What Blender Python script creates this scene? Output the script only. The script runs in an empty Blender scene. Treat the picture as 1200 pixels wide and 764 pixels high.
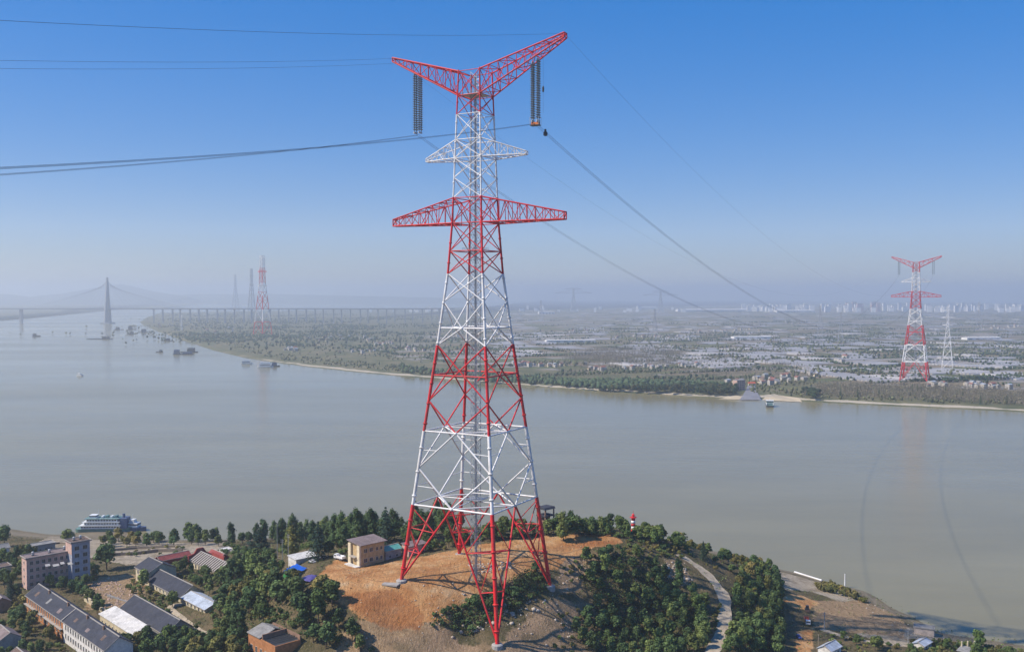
import bpy, bmesh, math, random
import numpy as np
from mathutils import Vector, Matrix, Quaternion

random.seed(11)
RNG = np.random.default_rng(11)
SC = bpy.context.scene
COL = SC.collection
R = math.radians

# ------------------------------------------------------------------ camera, sky, sun, exposure
CAM_Z = 184.0
FPX = 1120.0            # focal length in pixels of a 1200 px wide frame
PITCH = math.atan(36.0 / FPX)
cam_d = bpy.data.cameras.new("camera")
cam = bpy.data.objects.new("camera", cam_d)
COL.objects.link(cam)
cam.location = (0, 0, CAM_Z)
cam.rotation_euler = (math.pi / 2 - PITCH, 0, 0)
cam_d.sensor_width = 36.0
cam_d.lens = 36.0 * FPX / 1200.0
cam_d.clip_start = 1.0
cam_d.clip_end = 200000.0
SC.camera = cam

GAM = 0.44; SAT = 2.65; TINT = (1.30, 1.42, 2.04, 1); SKYS = 0.12
SUN_EL = R(45.5)
SUN_AZ = math.atan2(-0.975, -0.21)          # clockwise from +Y
SUN_DIR = Vector((math.sin(SUN_AZ) * math.cos(SUN_EL), math.cos(SUN_AZ) * math.cos(SUN_EL), math.sin(SUN_EL)))
W = bpy.data.worlds.new("World")
SC.world = W
W.use_nodes = True
nt = W.node_tree
bg = nt.nodes["Background"]
sky = nt.nodes.new("ShaderNodeTexSky")
sky.sky_type = 'NISHITA'
sky.sun_disc = False
sky.sun_elevation = SUN_EL
sky.sun_rotation = SUN_AZ
sky.altitude = 100
sky.air_density = 1.0
sky.dust_density = 0.1
sky.ozone_density = 2.0
gam = nt.nodes.new("ShaderNodeGamma")          # clear, deeply saturated autumn sky
gam.inputs[1].default_value = GAM
tint = nt.nodes.new("ShaderNodeMixRGB"); tint.blend_type = 'MULTIPLY'; tint.inputs[0].default_value = 1.0
tint.inputs[2].default_value = TINT
hsv = nt.nodes.new("ShaderNodeHueSaturation"); hsv.inputs["Saturation"].default_value = SAT
nt.links.new(sky.outputs[0], gam.inputs[0]); nt.links.new(gam.outputs[0], hsv.inputs["Color"]); nt.links.new(hsv.outputs[0], tint.inputs[1])
nt.links.new(tint.outputs[0], bg.inputs[0])
bg.inputs[1].default_value = SKYS
sun_d = bpy.data.lights.new("sun", 'SUN')
sun_d.energy = 4.4
sun_d.angle = R(0.53)
sun_d.color = (1.0, 0.90, 0.77)
sun = bpy.data.objects.new("sun", sun_d)
COL.objects.link(sun)
sun.location = (-300, 0, 500)
sun.rotation_euler = SUN_DIR.to_track_quat('Z', 'Y').to_euler()
SC.view_settings.view_transform = 'Standard'
SC.view_settings.look = 'None'
SC.view_settings.exposure = 0.47
SC.view_settings.gamma = 1.0
SC.cycles.use_denoising = True
SC.cycles.max_bounces = 6
SC.cycles.diffuse_bounces = 2
SC.cycles.glossy_bounces = 2
SC.cycles.volume_bounces = 2
SC.cycles.sample_clamp_indirect = 4.0

# ------------------------------------------------------------------ helpers
def ray(px, py):
    d = Vector(((px - 600.0) / FPX, 1.0, (382.0 - py) / FPX))
    c, s = math.cos(PITCH), math.sin(PITCH)
    return Vector((d.x, d.y * c + d.z * s, -d.y * s + d.z * c))

def at(px, py, z=0.0):
    """point of the level z seen at a pixel of the photograph (a surveying aid: all things then stand there at true size)"""
    r = ray(px, py)
    t = (z - CAM_Z) / r.z
    return Vector((r.x * t, r.y * t, z))

def tag(o, label=None, cat=None, group=None, kind=None):
    if label: o["label"] = label
    if cat: o["category"] = cat
    if group: o["group"] = group
    if kind: o["kind"] = kind
    return o

def empty(name, loc, rz=0.0, label=None, cat=None, group=None):
    o = bpy.data.objects.new(name, None)
    o.empty_display_size = 0.5
    COL.objects.link(o)
    o.location = loc
    o.rotation_euler = (0, 0, rz)
    return tag(o, label, cat, group)

class MB:
    """collects boxes, tubes, polygons; build() links them as ONE mesh object"""
    def __init__(s):
        s.v, s.f, s.m = [], [], []
    def poly(s, pts, m=0):
        n = len(s.v)
        s.v += [tuple(p) for p in pts]
        s.f.append(tuple(range(n, n + len(pts)))); s.m.append(m)
        return s
    def box(s, c, size, rz=0.0, m=0):
        hx, hy, hz = size[0] / 2, size[1] / 2, size[2] / 2
        ca, sa = math.cos(rz), math.sin(rz)
        n = len(s.v)
        for z in (-hz, hz):
            for x, y in ((-hx, -hy), (hx, -hy), (hx, hy), (-hx, hy)):
                s.v.append((c[0] + x * ca - y * sa, c[1] + x * sa + y * ca, c[2] + z))
        for q in ((0, 3, 2, 1), (4, 5, 6, 7), (0, 1, 5, 4), (1, 2, 6, 5), (2, 3, 7, 6), (3, 0, 4, 7)):
            s.f.append(tuple(n + i for i in q)); s.m.append(m)
        return s
    def bx(s, x0, x1, y0, y1, z0, z1, m=0):
        return s.box(((x0 + x1) / 2, (y0 + y1) / 2, (z0 + z1) / 2), (abs(x1 - x0), abs(y1 - y0), abs(z1 - z0)), 0, m)
    def tube(s, p0, p1, r0, r1=None, n=6, m=0, cap=True):
        r1 = r0 if r1 is None else r1
        p0, p1 = Vector(p0), Vector(p1)
        d = (p1 - p0).normalized()
        a = d.orthogonal().normalized(); b = d.cross(a)
        k = len(s.v)
        for p, r in ((p0, r0), (p1, r1)):
            for i in range(n):
                t = 2 * math.pi * i / n
                s.v.append(tuple(p + a * (r * math.cos(t)) + b * (r * math.sin(t))))
        for i in range(n):
            j = (i + 1) % n
            s.f.append((k + i, k + j, k + n + j, k + n + i)); s.m.append(m)
        if cap:
            s.f.append(tuple(k + i for i in reversed(range(n)))); s.m.append(m)
            s.f.append(tuple(k + n + i for i in range(n))); s.m.append(m)
        return s
    def path(s, pts, r, n=4, m=0):
        k = len(s.v); N = len(pts)
        for q, p in enumerate(pts):
            d = (Vector(pts[min(q + 1, N - 1)]) - Vector(pts[max(q - 1, 0)])).normalized()
            a = d.cross(Vector((0, 0, 1))).normalized(); b = a.cross(d)
            for i in range(n):
                t = 2 * math.pi * (i + .5) / n
                s.v.append(tuple(Vector(p) + a * (r * math.cos(t)) + b * (r * math.sin(t))))
        for q in range(N - 1):
            for i in range(n):
                j = (i + 1) % n
                s.f.append((k + q * n + i, k + q * n + j, k + (q + 1) * n + j, k + (q + 1) * n + i)); s.m.append(m)
        return s
    def lathe(s, prof, n=12, c=(0, 0, 0), m=0):
        k = len(s.v)
        for r, z in prof:
            for i in range(n):
                t = 2 * math.pi * i / n
                s.v.append((c[0] + r * math.cos(t), c[1] + r * math.sin(t), c[2] + z))
        for q in range(len(prof) - 1):
            for i in range(n):
                j = (i + 1) % n
                s.f.append((k + q * n + i, k + q * n + j, k + (q + 1) * n + j, k + (q + 1) * n + i)); s.m.append(m)
        s.f.append(tuple(k + i for i in reversed(range(n)))); s.m.append(m)
        e = k + (len(prof) - 1) * n
        s.f.append(tuple(e + i for i in range(n))); s.m.append(m)
        return s
    def prism(s, outline, x0, x1, m=0):
        """outline of (y, z) swept along x"""
        n = len(outline); k = len(s.v)
        for x in (x0, x1):
            s.v += [(x, y, z) for y, z in outline]
        for i in range(n):
            j = (i + 1) % n
            s.f.append((k + i, k + j, k + n + j, k + n + i)); s.m.append(m)
        s.f.append(tuple(k + i for i in reversed(range(n)))); s.m.append(m)
        s.f.append(tuple(k + n + i for i in range(n))); s.m.append(m)
        return s
    def mesh(s, name, mats, smooth=False):
        me = bpy.data.meshes.new(name)
        me.from_pydata(s.v, [], s.f)
        if not isinstance(mats, (list, tuple)): mats = [mats]
        for x in mats: me.materials.append(x)
        if len(mats) > 1: me.polygons.foreach_set("material_index", s.m)
        if smooth: me.polygons.foreach_set("use_smooth", [True] * len(me.polygons))
        me.update()
        return me
    def build(s, name, mats, parent=None, smooth=False, loc=None, rz=0.0):
        return link(name, s.mesh(name, mats, smooth), parent, loc, rz)

def link(name, me, parent=None, loc=None, rz=0.0, scale=None):
    o = bpy.data.objects.new(name, me)
    COL.objects.link(o)
    if parent is not None: o.parent = parent
    if loc is not None: o.location = loc
    if rz: o.rotation_euler = (0, 0, rz)
    if scale is not None: o.scale = scale
    return o

def np_mesh(name, verts, faces, mats, smooth=False):
    """verts (n,3) and faces (m,k) arrays"""
    me = bpy.data.meshes.new(name)
    nv, nf, k = len(verts), len(faces), faces.shape[1]
    me.vertices.add(nv); me.vertices.foreach_set("co", np.asarray(verts, np.float32).ravel())
    me.loops.add(nf * k); me.loops.foreach_set("vertex_index", np.asarray(faces, np.int32).ravel())
    me.polygons.add(nf)
    me.polygons.foreach_set("loop_start", np.arange(0, nf * k, k, dtype=np.int32))
    me.polygons.foreach_set("loop_total", np.full(nf, k, np.int32))
    if smooth: me.polygons.foreach_set("use_smooth", np.ones(nf, bool))
    if not isinstance(mats, (list, tuple)): mats = [mats]
    for x in mats: me.materials.append(x)
    me.update(calc_edges=True)
    return me

def copy_tree(o, parent=None):
    c = o.copy(); COL.objects.link(c)
    if parent is not None: c.parent = parent
    for ch in list(o.children): copy_tree(ch, c)
    return c

# ------------------------------------------------------------------ materials
class NT:
    def __init__(s, name):
        s.mat = bpy.data.materials.new(name); s.mat.use_nodes = True
        s.t = s.mat.node_tree; s.b = s.t.nodes["Principled BSDF"]
        s.out = s.t.nodes["Material Output"]
    def n(s, kind, **kw):
        x = s.t.nodes.new(kind)
        for k, v in kw.items(): setattr(x, k, v)
        return x
    def l(s, a, b): s.t.links.new(a, b)
    def pos(s, scale=(1, 1, 1), rot=0.0):
        g = s.n("ShaderNodeNewGeometry"); m = s.n("ShaderNodeMapping")
        s.l(g.outputs["Position"], m.inputs[0]); m.inputs["Scale"].default_value = scale
        m.inputs["Rotation"].default_value = (0, 0, rot)
        return m.outputs[0]
    def noise(s, vec, scale, detail=4, rough=0.55, out="Fac"):
        x = s.n("ShaderNodeTexNoise"); s.l(vec, x.inputs["Vector"])
        x.inputs["Scale"].default_value = scale; x.inputs["Detail"].default_value = detail
        x.inputs["Roughness"].default_value = rough
        return x.outputs[out]
    def ramp(s, fac, stops, interp='LINEAR'):
        r = s.n("ShaderNodeValToRGB"); s.l(fac, r.inputs[0]); e = r.color_ramp.elements
        r.color_ramp.interpolation = interp
        while len(e) < len(stops): e.new(0.5)
        for q, (p, c) in zip(e, stops):
            q.position = p; q.color = (c[0], c[1], c[2], 1) if hasattr(c, "__len__") else (c, c, c, 1)
        return r.outputs[0]
    def mix(s, fac, a, b, mode='MIX'):
        x = s.n("ShaderNodeMixRGB", blend_type=mode)
        for sock, v in ((x.inputs[0], fac), (x.inputs[1], a), (x.inputs[2], b)):
            if hasattr(v, "is_output"): s.l(v, sock)
            elif hasattr(v, "__len__"): sock.default_value = (v[0], v[1], v[2], 1)
            else: sock.default_value = v if sock.type == 'VALUE' else (v, v, v, 1)
        return x.outputs[0]
    def math(s, op, a, b=0.0):
        x = s.n("ShaderNodeMath", operation=op)
        for sock, v in ((x.inputs[0], a), (x.inputs[1], b)):
            if hasattr(v, "is_output"): s.l(v, sock)
            else: sock.default_value = v
        return x.outputs[0]
    def bump(s, h, dist=0.1, strength=0.5):
        x = s.n("ShaderNodeBump"); s.l(h, x.inputs["Height"])
        x.inputs["Distance"].default_value = dist; x.inputs["Strength"].default_value = strength
        s.l(x.outputs[0], s.b.inputs["Normal"])
    def set(s, col=None, rough=None, metal=None, spec=None):
        if col is not None:
            if hasattr(col, "is_output"): s.l(col, s.b.inputs["Base Color"])
            else: s.b.inputs["Base Color"].default_value = (col[0], col[1], col[2], 1)
        if rough is not None: s.b.inputs["Roughness"].default_value = rough
        if metal is not None: s.b.inputs["Metallic"].default_value = metal
        if spec is not None: s.b.inputs["Specular IOR Level"].default_value = spec
        return s.mat

def M(name, col, rough=0.8, var=0.18, scale=0.6, dirt=0.0, dirtcol=(0.12, 0.10, 0.08), metal=0.0, spec=0.3, objvar=0.0):
    """plain weathered surface: base colour broken by two noises and optional dirt patches"""
    m = NT(name); p = m.pos()
    n = m.noise(p, scale, 5)
    f = m.ramp(n, ((0.25, 1 - var), (0.75, 1 + var)))
    c = m.mix(1.0, col, f, 'MULTIPLY')
    if dirt:
        d = m.ramp(m.noise(p, scale * 0.35, 6, 0.7), ((0.45, 0.0), (0.7, dirt)))
        c = m.mix(d, c, dirtcol)
    if objvar:
        oi = m.n("ShaderNodeObjectInfo")
        v = m.math('ADD', m.math('MULTIPLY', oi.outputs["Random"], 2 * objvar), 1 - objvar)
        c = m.mix(1.0, c, v, 'MULTIPLY')
    return m.set(c, rough, metal, spec)

def leafmat(name, col, col2, objv=0.25):
    m = NT(name)
    g = m.n("ShaderNodeNewGeometry"); oi = m.n("ShaderNodeObjectInfo")
    c = m.mix(oi.outputs["Random"], col, col2)
    v = m.math('ADD', m.math('MULTIPLY', g.outputs["Random Per Island"], 0.8), 0.6)
    c = m.mix(1.0, c, v, 'MULTIPLY')
    w = m.math('MULTIPLY', oi.outputs["Random"], 7.31)
    w = m.math('FRACT', w)
    c = m.mix(1.0, c, m.math('ADD', m.math('MULTIPLY', w, 2 * objv), 1 - objv), 'MULTIPLY')
    n = m.noise(m.pos(), 0.05, 2)
    c = m.mix(1.0, c, m.ramp(n, ((0.3, 0.8), (0.7, 1.2))), 'MULTIPLY')
    return m.set(c, 0.75, None, 0.15)
HAZE = 1.15e-4

# ------------------------------------------------------------------ water
m = NT("river_water"); p = m.pos()
streak = m.noise(m.pos((0.0016, 0.006, 0.01), 0.35), 1.0, 5, 0.6)
c = m.mix(m.ramp(streak, ((0.35, 0.0), (0.65, 1.0))), (0.206, 0.182, 0.095), (0.232, 0.206, 0.111))
silt = m.noise(m.pos((0.0035, 0.011, 0.01), 0.25), 1.0, 6, 0.65)
c = m.mix(1.0, c, m.ramp(silt, ((0.3, 0.92), (0.5, 1.0), (0.7, 1.08))), 'MULTIPLY')
big = m.noise(m.pos((0.0009, 0.0022, 0.01), 0.2), 1.0, 3, 0.5)
m.set(c, None, None, 0.3)
m.b.inputs["IOR"].default_value = 1.33
m.l(m.ramp(big, ((0.36, 0.10), (0.64, 0.22))), m.b.inputs["Roughness"])
h = m.math('ADD', m.noise(p, 0.22, 4, 0.6), m.math('MULTIPLY', m.noise(m.pos((0.02, 0.06, 0.02), 0.4), 1.0, 3), 2.0))
m.bump(h, 0.35, 0.35)
WATER = m.mat
mb = MB()
xs = [-40000, -12000, -4000, -1500, 0, 1500, 4000, 12000, 40000]
ys = [-4000, -500, 400, 900, 1600, 3000, 6000, 12000, 33000]
for i in range(len(xs) - 1):
    for j in range(len(ys) - 1):
        mb.poly([(xs[i], ys[j], 0), (xs[i + 1], ys[j], 0), (xs[i + 1], ys[j + 1], 0), (xs[i], ys[j + 1], 0)])
tag(mb.build("river_water", WATER), kind="structure")

# ------------------------------------------------------------------ near hill: heights from surveyed points, thin-plate spline
CX, CY = -17.6, 463.0                       # tower axis
UX, UY = math.cos(R(-29)), math.sin(R(-29)) # cross-arm direction
VX, VY = -UY, UX                            # line direction
FEET = (47.7, 27.0, 38.6, 47.8)
def side(z):
    P = [(20, 58.0), (84, 43.8), (119.1, 36.05), (160.1, 26.6), (194.3, 19.4), (218.6, 16.3), (230.6, 15.5),
         (249.6, 14.6), (258.4, 13.8), (270.4, 13.0), (279.5, 12.2), (291, 11.7)]
    return float(np.interp(z, [a for a, b in P], [b for a, b in P]))
SG = ((-1, -1), (1, -1), (1, 1), (-1, 1))
def foot_xy(k):
    s = side(FEET[k]) / 2; a, b = SG[k][0] * s, SG[k][1] * s
    return CX + a * UX + b * VX, CY + a * UY + b * VY

PX = [  # pixel, level
 (365, 685, 46), (392, 652, 46), (427, 664, 45), (500, 650, 48), (560, 640, 50), (600, 640, 50.5), (650, 632, 50.5), (700, 630, 50), (735, 634, 48),
 (560, 668, 47.5), (600, 664, 47), (430, 690, 45), (420, 715, 40), (470, 735, 33), (520, 715, 40), (400, 764, 26), (520, 764, 24), (545, 745, 27),
 (600, 715, 33), (560, 722, 35), (640, 720, 31), (650, 764, 19), (690, 740, 20), (690, 690, 33), (700, 665, 42), (720, 764, 14), (760, 720, 22), (770, 764, 14),
 (760, 665, 40), (790, 650, 40), (800, 655, 38), (830, 675, 32), (851, 700, 26), (852, 730, 22), (838, 764, 19),
 (800, 690, 30), (815, 730, 22), (870, 665, 24), (885, 700, 17), (900, 735, 13), (895, 764, 11),
 (925, 672, 2.2), (945, 690, 4), (990, 690, 2.0), (960, 712, 7), (940, 735, 8), (945, 764, 8), (1000, 735, 6), (1040, 722, 3.2), (1000, 764, 7),
 (1065, 742, 2.6), (1100, 764, 3.5), (1150, 762, 1.5), (1200, 766, 1.0),
 (912, 667, 0.2), (985, 687, 0.3), (1040, 713, 0.4), (1076, 738, 0.6), (1150, 750, 0.3), (1200, 758, 0.2),
 (340, 675, 42), (330, 655, 36), (310, 700, 32), (270, 690, 22), (255, 720, 17), (300, 730, 24), (330, 764, 24), (250, 764, 16), (370, 730, 34),
 (200, 700, 13), (150, 700, 13), (100, 690, 12), (30, 690, 12), (40, 735, 11), (130, 764, 11), (60, 764, 10), (0, 764, 9), (0, 700, 11), (200, 745, 13),
 (240, 660, 14), (190, 665, 13), (280, 655, 19), (300, 645, 18), (0, 655, 9), (60, 645, 7), (120, 652, 8), (180, 648, 9), (220, 640, 8),
 (20, 623, 0.2), (60, 628, 0.3), (130, 632, 0.8), (200, 634, 0.6), (260, 633, 0.6), (60, 634, 2.2), (160, 641, 4),
]
PTS = [tuple(at(*q)) for q in PX]
PTS += [(foot_xy(k)[0], foot_xy(k)[1], FEET[k]) for k in range(4)]
PTS += [(-330, 765, 0.2), (-420, 755, 0.2), (-520, 750, 0.3), (-460, 700, 5), (-520, 650, 9), (-520, 500, 12), (-520, 300, 14), (-520, 150, 14),
        (-300, 350, 12), (-200, 350, 16), (-100, 380, 24), (-40, 370, 24), (30, 380, 16), (100, 380, 12), (180, 380, 9), (260, 400, 6),
        (-200, 150, 16), (0, 150, 15), (200, 150, 10), (400, 150, 4), (420, 300, 2.5), (400, 400, 1.6),
        (-160, 640, 14), (-90, 600, 28), (-40, 590, 38), (0, 575, 45), (45, 560, 47), (80, 555, 44), (110, 590, 26), (120, 640, 8), (60, 640, 18), (0, 650, 20), (-80, 660, 14),
        (-120, 722, 0.3), (-50, 722, 0.3), (20, 716, 0.3), (90, 704, 0.3), (150, 678, 0.2), (320, 476, 0.1), (420, 440, 0.1)]
PTS += [(-340, 762, -2.5), (-300, 785, -6), (-345, 790, -6), (-370, 758, -1), (-290, 735, 0)]
PTS += [(-520, 810, -6), (-400, 815, -6), (-300, 810, -6), (-200, 790, -6), (-100, 780, -6), (0, 775, -6), (100, 760, -6), (170, 725, -6),
        (230, 670, -6), (270, 620, -6), (300, 570, -6), (345, 530, -6), (420, 500, -6), (420, 560, -7), (420, 860, -8), (-520, 860, -8), (0, 860, -8), (250, 800, -8)]
PTS = np.array(PTS)
def _tps(r2): return 0.5 * r2 * np.log(r2 + 1e-9)
_n = len(PTS); _xy = PTS[:, :2] / 100.0
_d2 = ((_xy[:, None] - _xy[None]) ** 2).sum(-1)
_A = np.zeros((_n + 3, _n + 3)); _A[:_n, :_n] = _tps(_d2) + np.eye(_n) * 0.01
_A[:_n, _n] = 1; _A[:_n, _n + 1:] = _xy; _A[_n, :_n] = 1; _A[_n + 1:, :_n] = _xy.T
_w = np.linalg.solve(_A, np.concatenate([PTS[:, 2], np.zeros(3)]))

def vnoise(x, y, f, seed):
    """value noise, vectorised"""
    x = x * f; y = y * f
    xi, yi = np.floor(x).astype(np.int64), np.floor(y).astype(np.int64)
    fx, fy = x - xi, y - yi
    fx = fx * fx * (3 - 2 * fx); fy = fy * fy * (3 - 2 * fy)
    def hsh(a, b):
        v = (a * 374761393 + b * 668265263 + seed * 1442695041) & 0x7fffffff
        v = ((v ^ (v >> 13)) * 1274126177) & 0x7fffffff
        return ((v ^ (v >> 16)) & 0xffff) / 65535.0
    return (hsh(xi, yi) * (1 - fx) + hsh(xi + 1, yi) * fx) * (1 - fy) + (hsh(xi, yi + 1) * (1 - fx) + hsh(xi + 1, yi + 1) * fx) * fy
def fbm(x, y, f, seed, o=4):
    s = 0; a = 1.0; t = 0
    for k in range(o):
        s = s + a * (vnoise(x, y, f * 2 ** k, seed + k) - 0.5); t += a; a *= 0.55
    return s / t

GX = np.array([-6000, -3000, -1500, -1000, -750, -620] + list(np.arange(-520, 421, 2.5)) + [480, 560, 700, 1000, 2000, 6000], float)
GY = np.array([-3900, -1500, -700, -300, 0, 90] + list(np.arange(150, 861, 2.5)) + [900], float)
def base_h(X, Y):
    x = np.clip(X, -520, 420); y = np.clip(Y, 150, 860)
    q = np.stack([x.ravel(), y.ravel()], 1) / 100.0
    z = np.empty(len(q))
    for i in range(0, len(q), 20000):
        qq = q[i:i + 20000]
        d2 = ((qq[:, None] - _xy[None]) ** 2).sum(-1)
        z[i:i + 20000] = _tps(d2) @ _w[:_n] + _w[_n] + qq @ _w[_n + 1:]
    return z.reshape(X.shape)
gx, gy = np.meshgrid(GX, GY)
HZ = base_h(gx, gy)
HZ = np.clip(HZ, -7.5, 52)
amp = np.clip((HZ - 0.5) / 6.0, 0, 1)
steep = np.clip((HZ - 18) / 12, 0, 1)
HZ = HZ + amp * (1.6 * fbm(gx, gy, 1 / 30, 3) + steep * 1.6 * fbm(gx, gy, 1 / 11, 9))
def H(x, y):
    i = min(max(int(np.searchsorted(GX, x)) - 1, 0), len(GX) - 2); j = min(max(int(np.searchsorted(GY, y)) - 1, 0), len(GY) - 2)
    u = (x - GX[i]) / (GX[i + 1] - GX[i]); v = (y - GY[j]) / (GY[j + 1] - GY[j])
    return float((HZ[j, i] * (1 - u) + HZ[j, i + 1] * u) * (1 - v) + (HZ[j + 1, i] * (1 - u) + HZ[j + 1, i + 1] * u) * v)
def pick(px, py, lo=300.0):
    """ground point of the near hill seen at a pixel of the photograph"""
    r = ray(px, py); t = lo; last = None
    while t < 900:
        x, y, z = r.x * t, r.y * t, CAM_Z + r.z * t
        h = max(H(x, y), 0.0)
        if z <= h: return Vector((x, y, h))
        t += 1.0
    return Vector((r.x * 700, r.y * 700, 0.0))
def poly_w(pp): return np.array([pick(*q)[:2] for q in pp])
def sdist(poly, X, Y):
    """signed distance (positive inside) to a polygon in plan"""
    n = len(poly); ins = np.zeros(X.shape, bool); d = np.full(X.shape, 1e9)
    for i in range(n):
        x0, y0 = poly[i]; x1, y1 = poly[(i + 1) % n]
        c = ((y0 > Y) != (y1 > Y)) & (X < (x1 - x0) * (Y - y0) / (y1 - y0 + 1e-12) + x0)
        ins ^= c
        t = np.clip(((X - x0) * (x1 - x0) + (Y - y0) * (y1 - y0)) / ((x1 - x0) ** 2 + (y1 - y0) ** 2 + 1e-9), 0, 1)
        d = np.minimum(d, np.hypot(X - x0 - t * (x1 - x0), Y - y0 - t * (y1 - y0)))
    return np.where(ins, d, -d)
def mask(polys, X, Y, soft=4.0):
    w = np.zeros(X.shape)
    for p in polys:
        w = np.maximum(w, np.clip(sdist(p, X, Y) / soft + 0.5, 0, 1))
    return w
P_EARTH = [poly_w(q) for q in (
    [(362, 688), (392, 655), (430, 664), (480, 655), (520, 647), (560, 638), (600, 634), (640, 628), (720, 627), (733, 637), (690, 645), (665, 655), (655, 668), (610, 676), (575, 690), (540, 708), (525, 735), (470, 735), (420, 728), (395, 705)],
    [(905, 693), (940, 698), (960, 706), (945, 715), (915, 706)], [(935, 740), (955, 735), (950, 764), (930, 764)])]
P_RED = [poly_w(q) for q in ([(395, 695), (470, 692), (495, 715), (500, 745), (450, 740), (415, 720)], [(640, 640), (690, 633), (728, 633), (725, 640), (690, 643)])]
P_ROCK = [poly_w(q) for q in (
    [(470, 690), (540, 690), (545, 705), (520, 735), (600, 764), (480, 764), (430, 745), (500, 745), (490, 715)],
    [(655, 655), (690, 648), (710, 655), (690, 672), (665, 700), (650, 690)],
    [(572, 775), (598, 738), (628, 712), (650, 700), (690, 705), (705, 730), (692, 775)], [(775, 660), (795, 655), (812, 680), (800, 690), (780, 675)])]
P_SAND = [poly_w(q) for q in (
    [(912, 669), (988, 690), (1005, 703), (985, 705), (950, 693), (915, 690)],
    [(60, 628), (130, 634), (265, 635), (265, 642), (215, 658), (150, 662), (100, 652), (30, 640)], [(1060, 735), (1080, 737), (1120, 750), (1060, 748)],
    [(995, 742), (1045, 745), (1080, 755), (1050, 756)])]
P_DRY = [poly_w(q) for q in ([(920, 700), (1005, 703), (1040, 715), (1075, 742), (1060, 752), (1000, 742), (950, 735), (955, 712)], [(100, 676), (170, 672), (170, 715), (100, 715)], [(398, 738), (430, 728), (520, 732), (570, 764), (560, 780), (395, 780)])]
gi = np.where((gx > -521) & (gx < 421) & (gy > 149) & (gy < 861))
sx, sy = gx[gi], gy[gi]
def chan(polys, soft=5.0):
    w = np.zeros(gx.shape); w[gi] = mask(polys, sx, sy, soft); return w
ZE, ZR, ZK, ZS, ZD = chan(P_EARTH), chan(P_RED, 7), chan(P_ROCK, 8), chan(P_SAND, 5), chan(P_DRY, 7)
shore = np.clip(1 - np.abs(HZ - 0.6) / 1.0, 0, 1)
nx, ny = len(GX), len(GY)
verts = np.stack([gx.ravel(), gy.ravel(), HZ.ravel()], 1)
idx = np.arange(nx * ny).reshape(ny, nx)
faces = np.stack([idx[:-1, :-1].ravel(), idx[:-1, 1:].ravel(), idx[1:, 1:].ravel(), idx[1:, :-1].ravel()], 1)

m = NT("hill_ground"); p = m.pos()
za = m.n("ShaderNodeAttribute", attribute_name="zone_a"); zb = m.n("ShaderNodeAttribute", attribute_name="zone_b")
sa = m.n("ShaderNodeSeparateColor"); m.l(za.outputs["Color"], sa.inputs[0])
sb = m.n("ShaderNodeSeparateColor"); m.l(zb.outputs["Color"], sb.inputs[0])
n1 = m.noise(p, 0.09, 6, 0.65); n2 = m.noise(p, 0.55, 5, 0.7); n3 = m.noise(p, 1.7, 4, 0.7)
grass = m.ramp(n2, ((0.25, (0.040, 0.042, 0.018)), (0.5, (0.095, 0.085, 0.038)), (0.75, (0.19, 0.145, 0.08))))
grass = m.mix(m.ramp(n1, ((0.42, 0.0), (0.62, 0.75))), grass, (0.19, 0.14, 0.08))
earth = m.ramp(n1, ((0.28, (0.31, 0.120, 0.038)), (0.43, (0.45, 0.215, 0.080)), (0.57, (0.54, 0.30, 0.128)), (0.72, (0.60, 0.43, 0.25))))
earth = m.mix(1.0, earth, m.ramp(n3, ((0.3, 0.72), (0.7, 1.18))), 'MULTIPLY')
red = m.ramp(n2, ((0.3, (0.22, 0.075, 0.024)), (0.6, (0.36, 0.145, 0.050)), (0.8, (0.46, 0.24, 0.105))))
rock = m.ramp(n3, ((0.3, (0.22, 0.135, 0.075)), (0.55, (0.37, 0.255, 0.155)), (0.72, (0.50, 0.41, 0.31))))
rock = m.mix(m.ramp(n1, ((0.42, 0.0), (0.62, 0.75))), rock, (0.15, 0.115, 0.06))
sand = m.ramp(n2, ((0.3, (0.29, 0.235, 0.165)), (0.7, (0.50, 0.43, 0.33))))
sand = m.mix(m.ramp(n1, ((0.45, 0.0), (0.62, 0.7))), sand, (0.20, 0.16, 0.10))
dry = m.ramp(n2, ((0.3, (0.20, 0.128, 0.066)), (0.55, (0.35, 0.24, 0.135)), (0.75, (0.46, 0.35, 0.22))))
def edge(s): # noisy zone border
    return m.ramp(m.math('ADD', s, m.math('MULTIPLY', m.math('SUBTRACT', m.math('ADD', m.math('MULTIPLY', n2, 0.5), n1), 0.75), 1.5)), ((0.42, 0.0), (0.58, 1.0)))
c = m.mix(edge(sb.outputs[1]), grass, dry)
c = m.mix(edge(sb.outputs[0]), c, sand)
c = m.mix(edge(sa.outputs[2]), c, rock)
c = m.mix(edge(sa.outputs[0]), c, earth)
c = m.mix(m.math('MULTIPLY', edge(m.math('MULTIPLY', sa.outputs[1], 0.82)), 0.72), c, red)
n5 = m.noise(m.pos((0.9, 0.16, 0.5), R(20)), 1.0, 5, 0.7)
n6 = m.noise(p, 4.5, 3, 0.7)
c = m.mix(1.0, c, m.ramp(n5, ((0.32, 0.74), (0.5, 1.0), (0.7, 1.14))), 'MULTIPLY')
c = m.mix(m.ramp(n6, ((0.63, 0.0), (0.70, 0.55))), c, (0.50, 0.44, 0.36))
c = m.mix(m.math('MULTIPLY', sb.outputs[2], 0.8), c, (0.26, 0.22, 0.165))
m.set(c, 0.95, None, 0.15)
m.bump(m.math('ADD', m.math('ADD', n3, n5), m.math('MULTIPLY', n2, 1.5)), 0.6, 1.0)
me = np_mesh("hill_terrain", verts, faces, m.mat, True)
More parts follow.
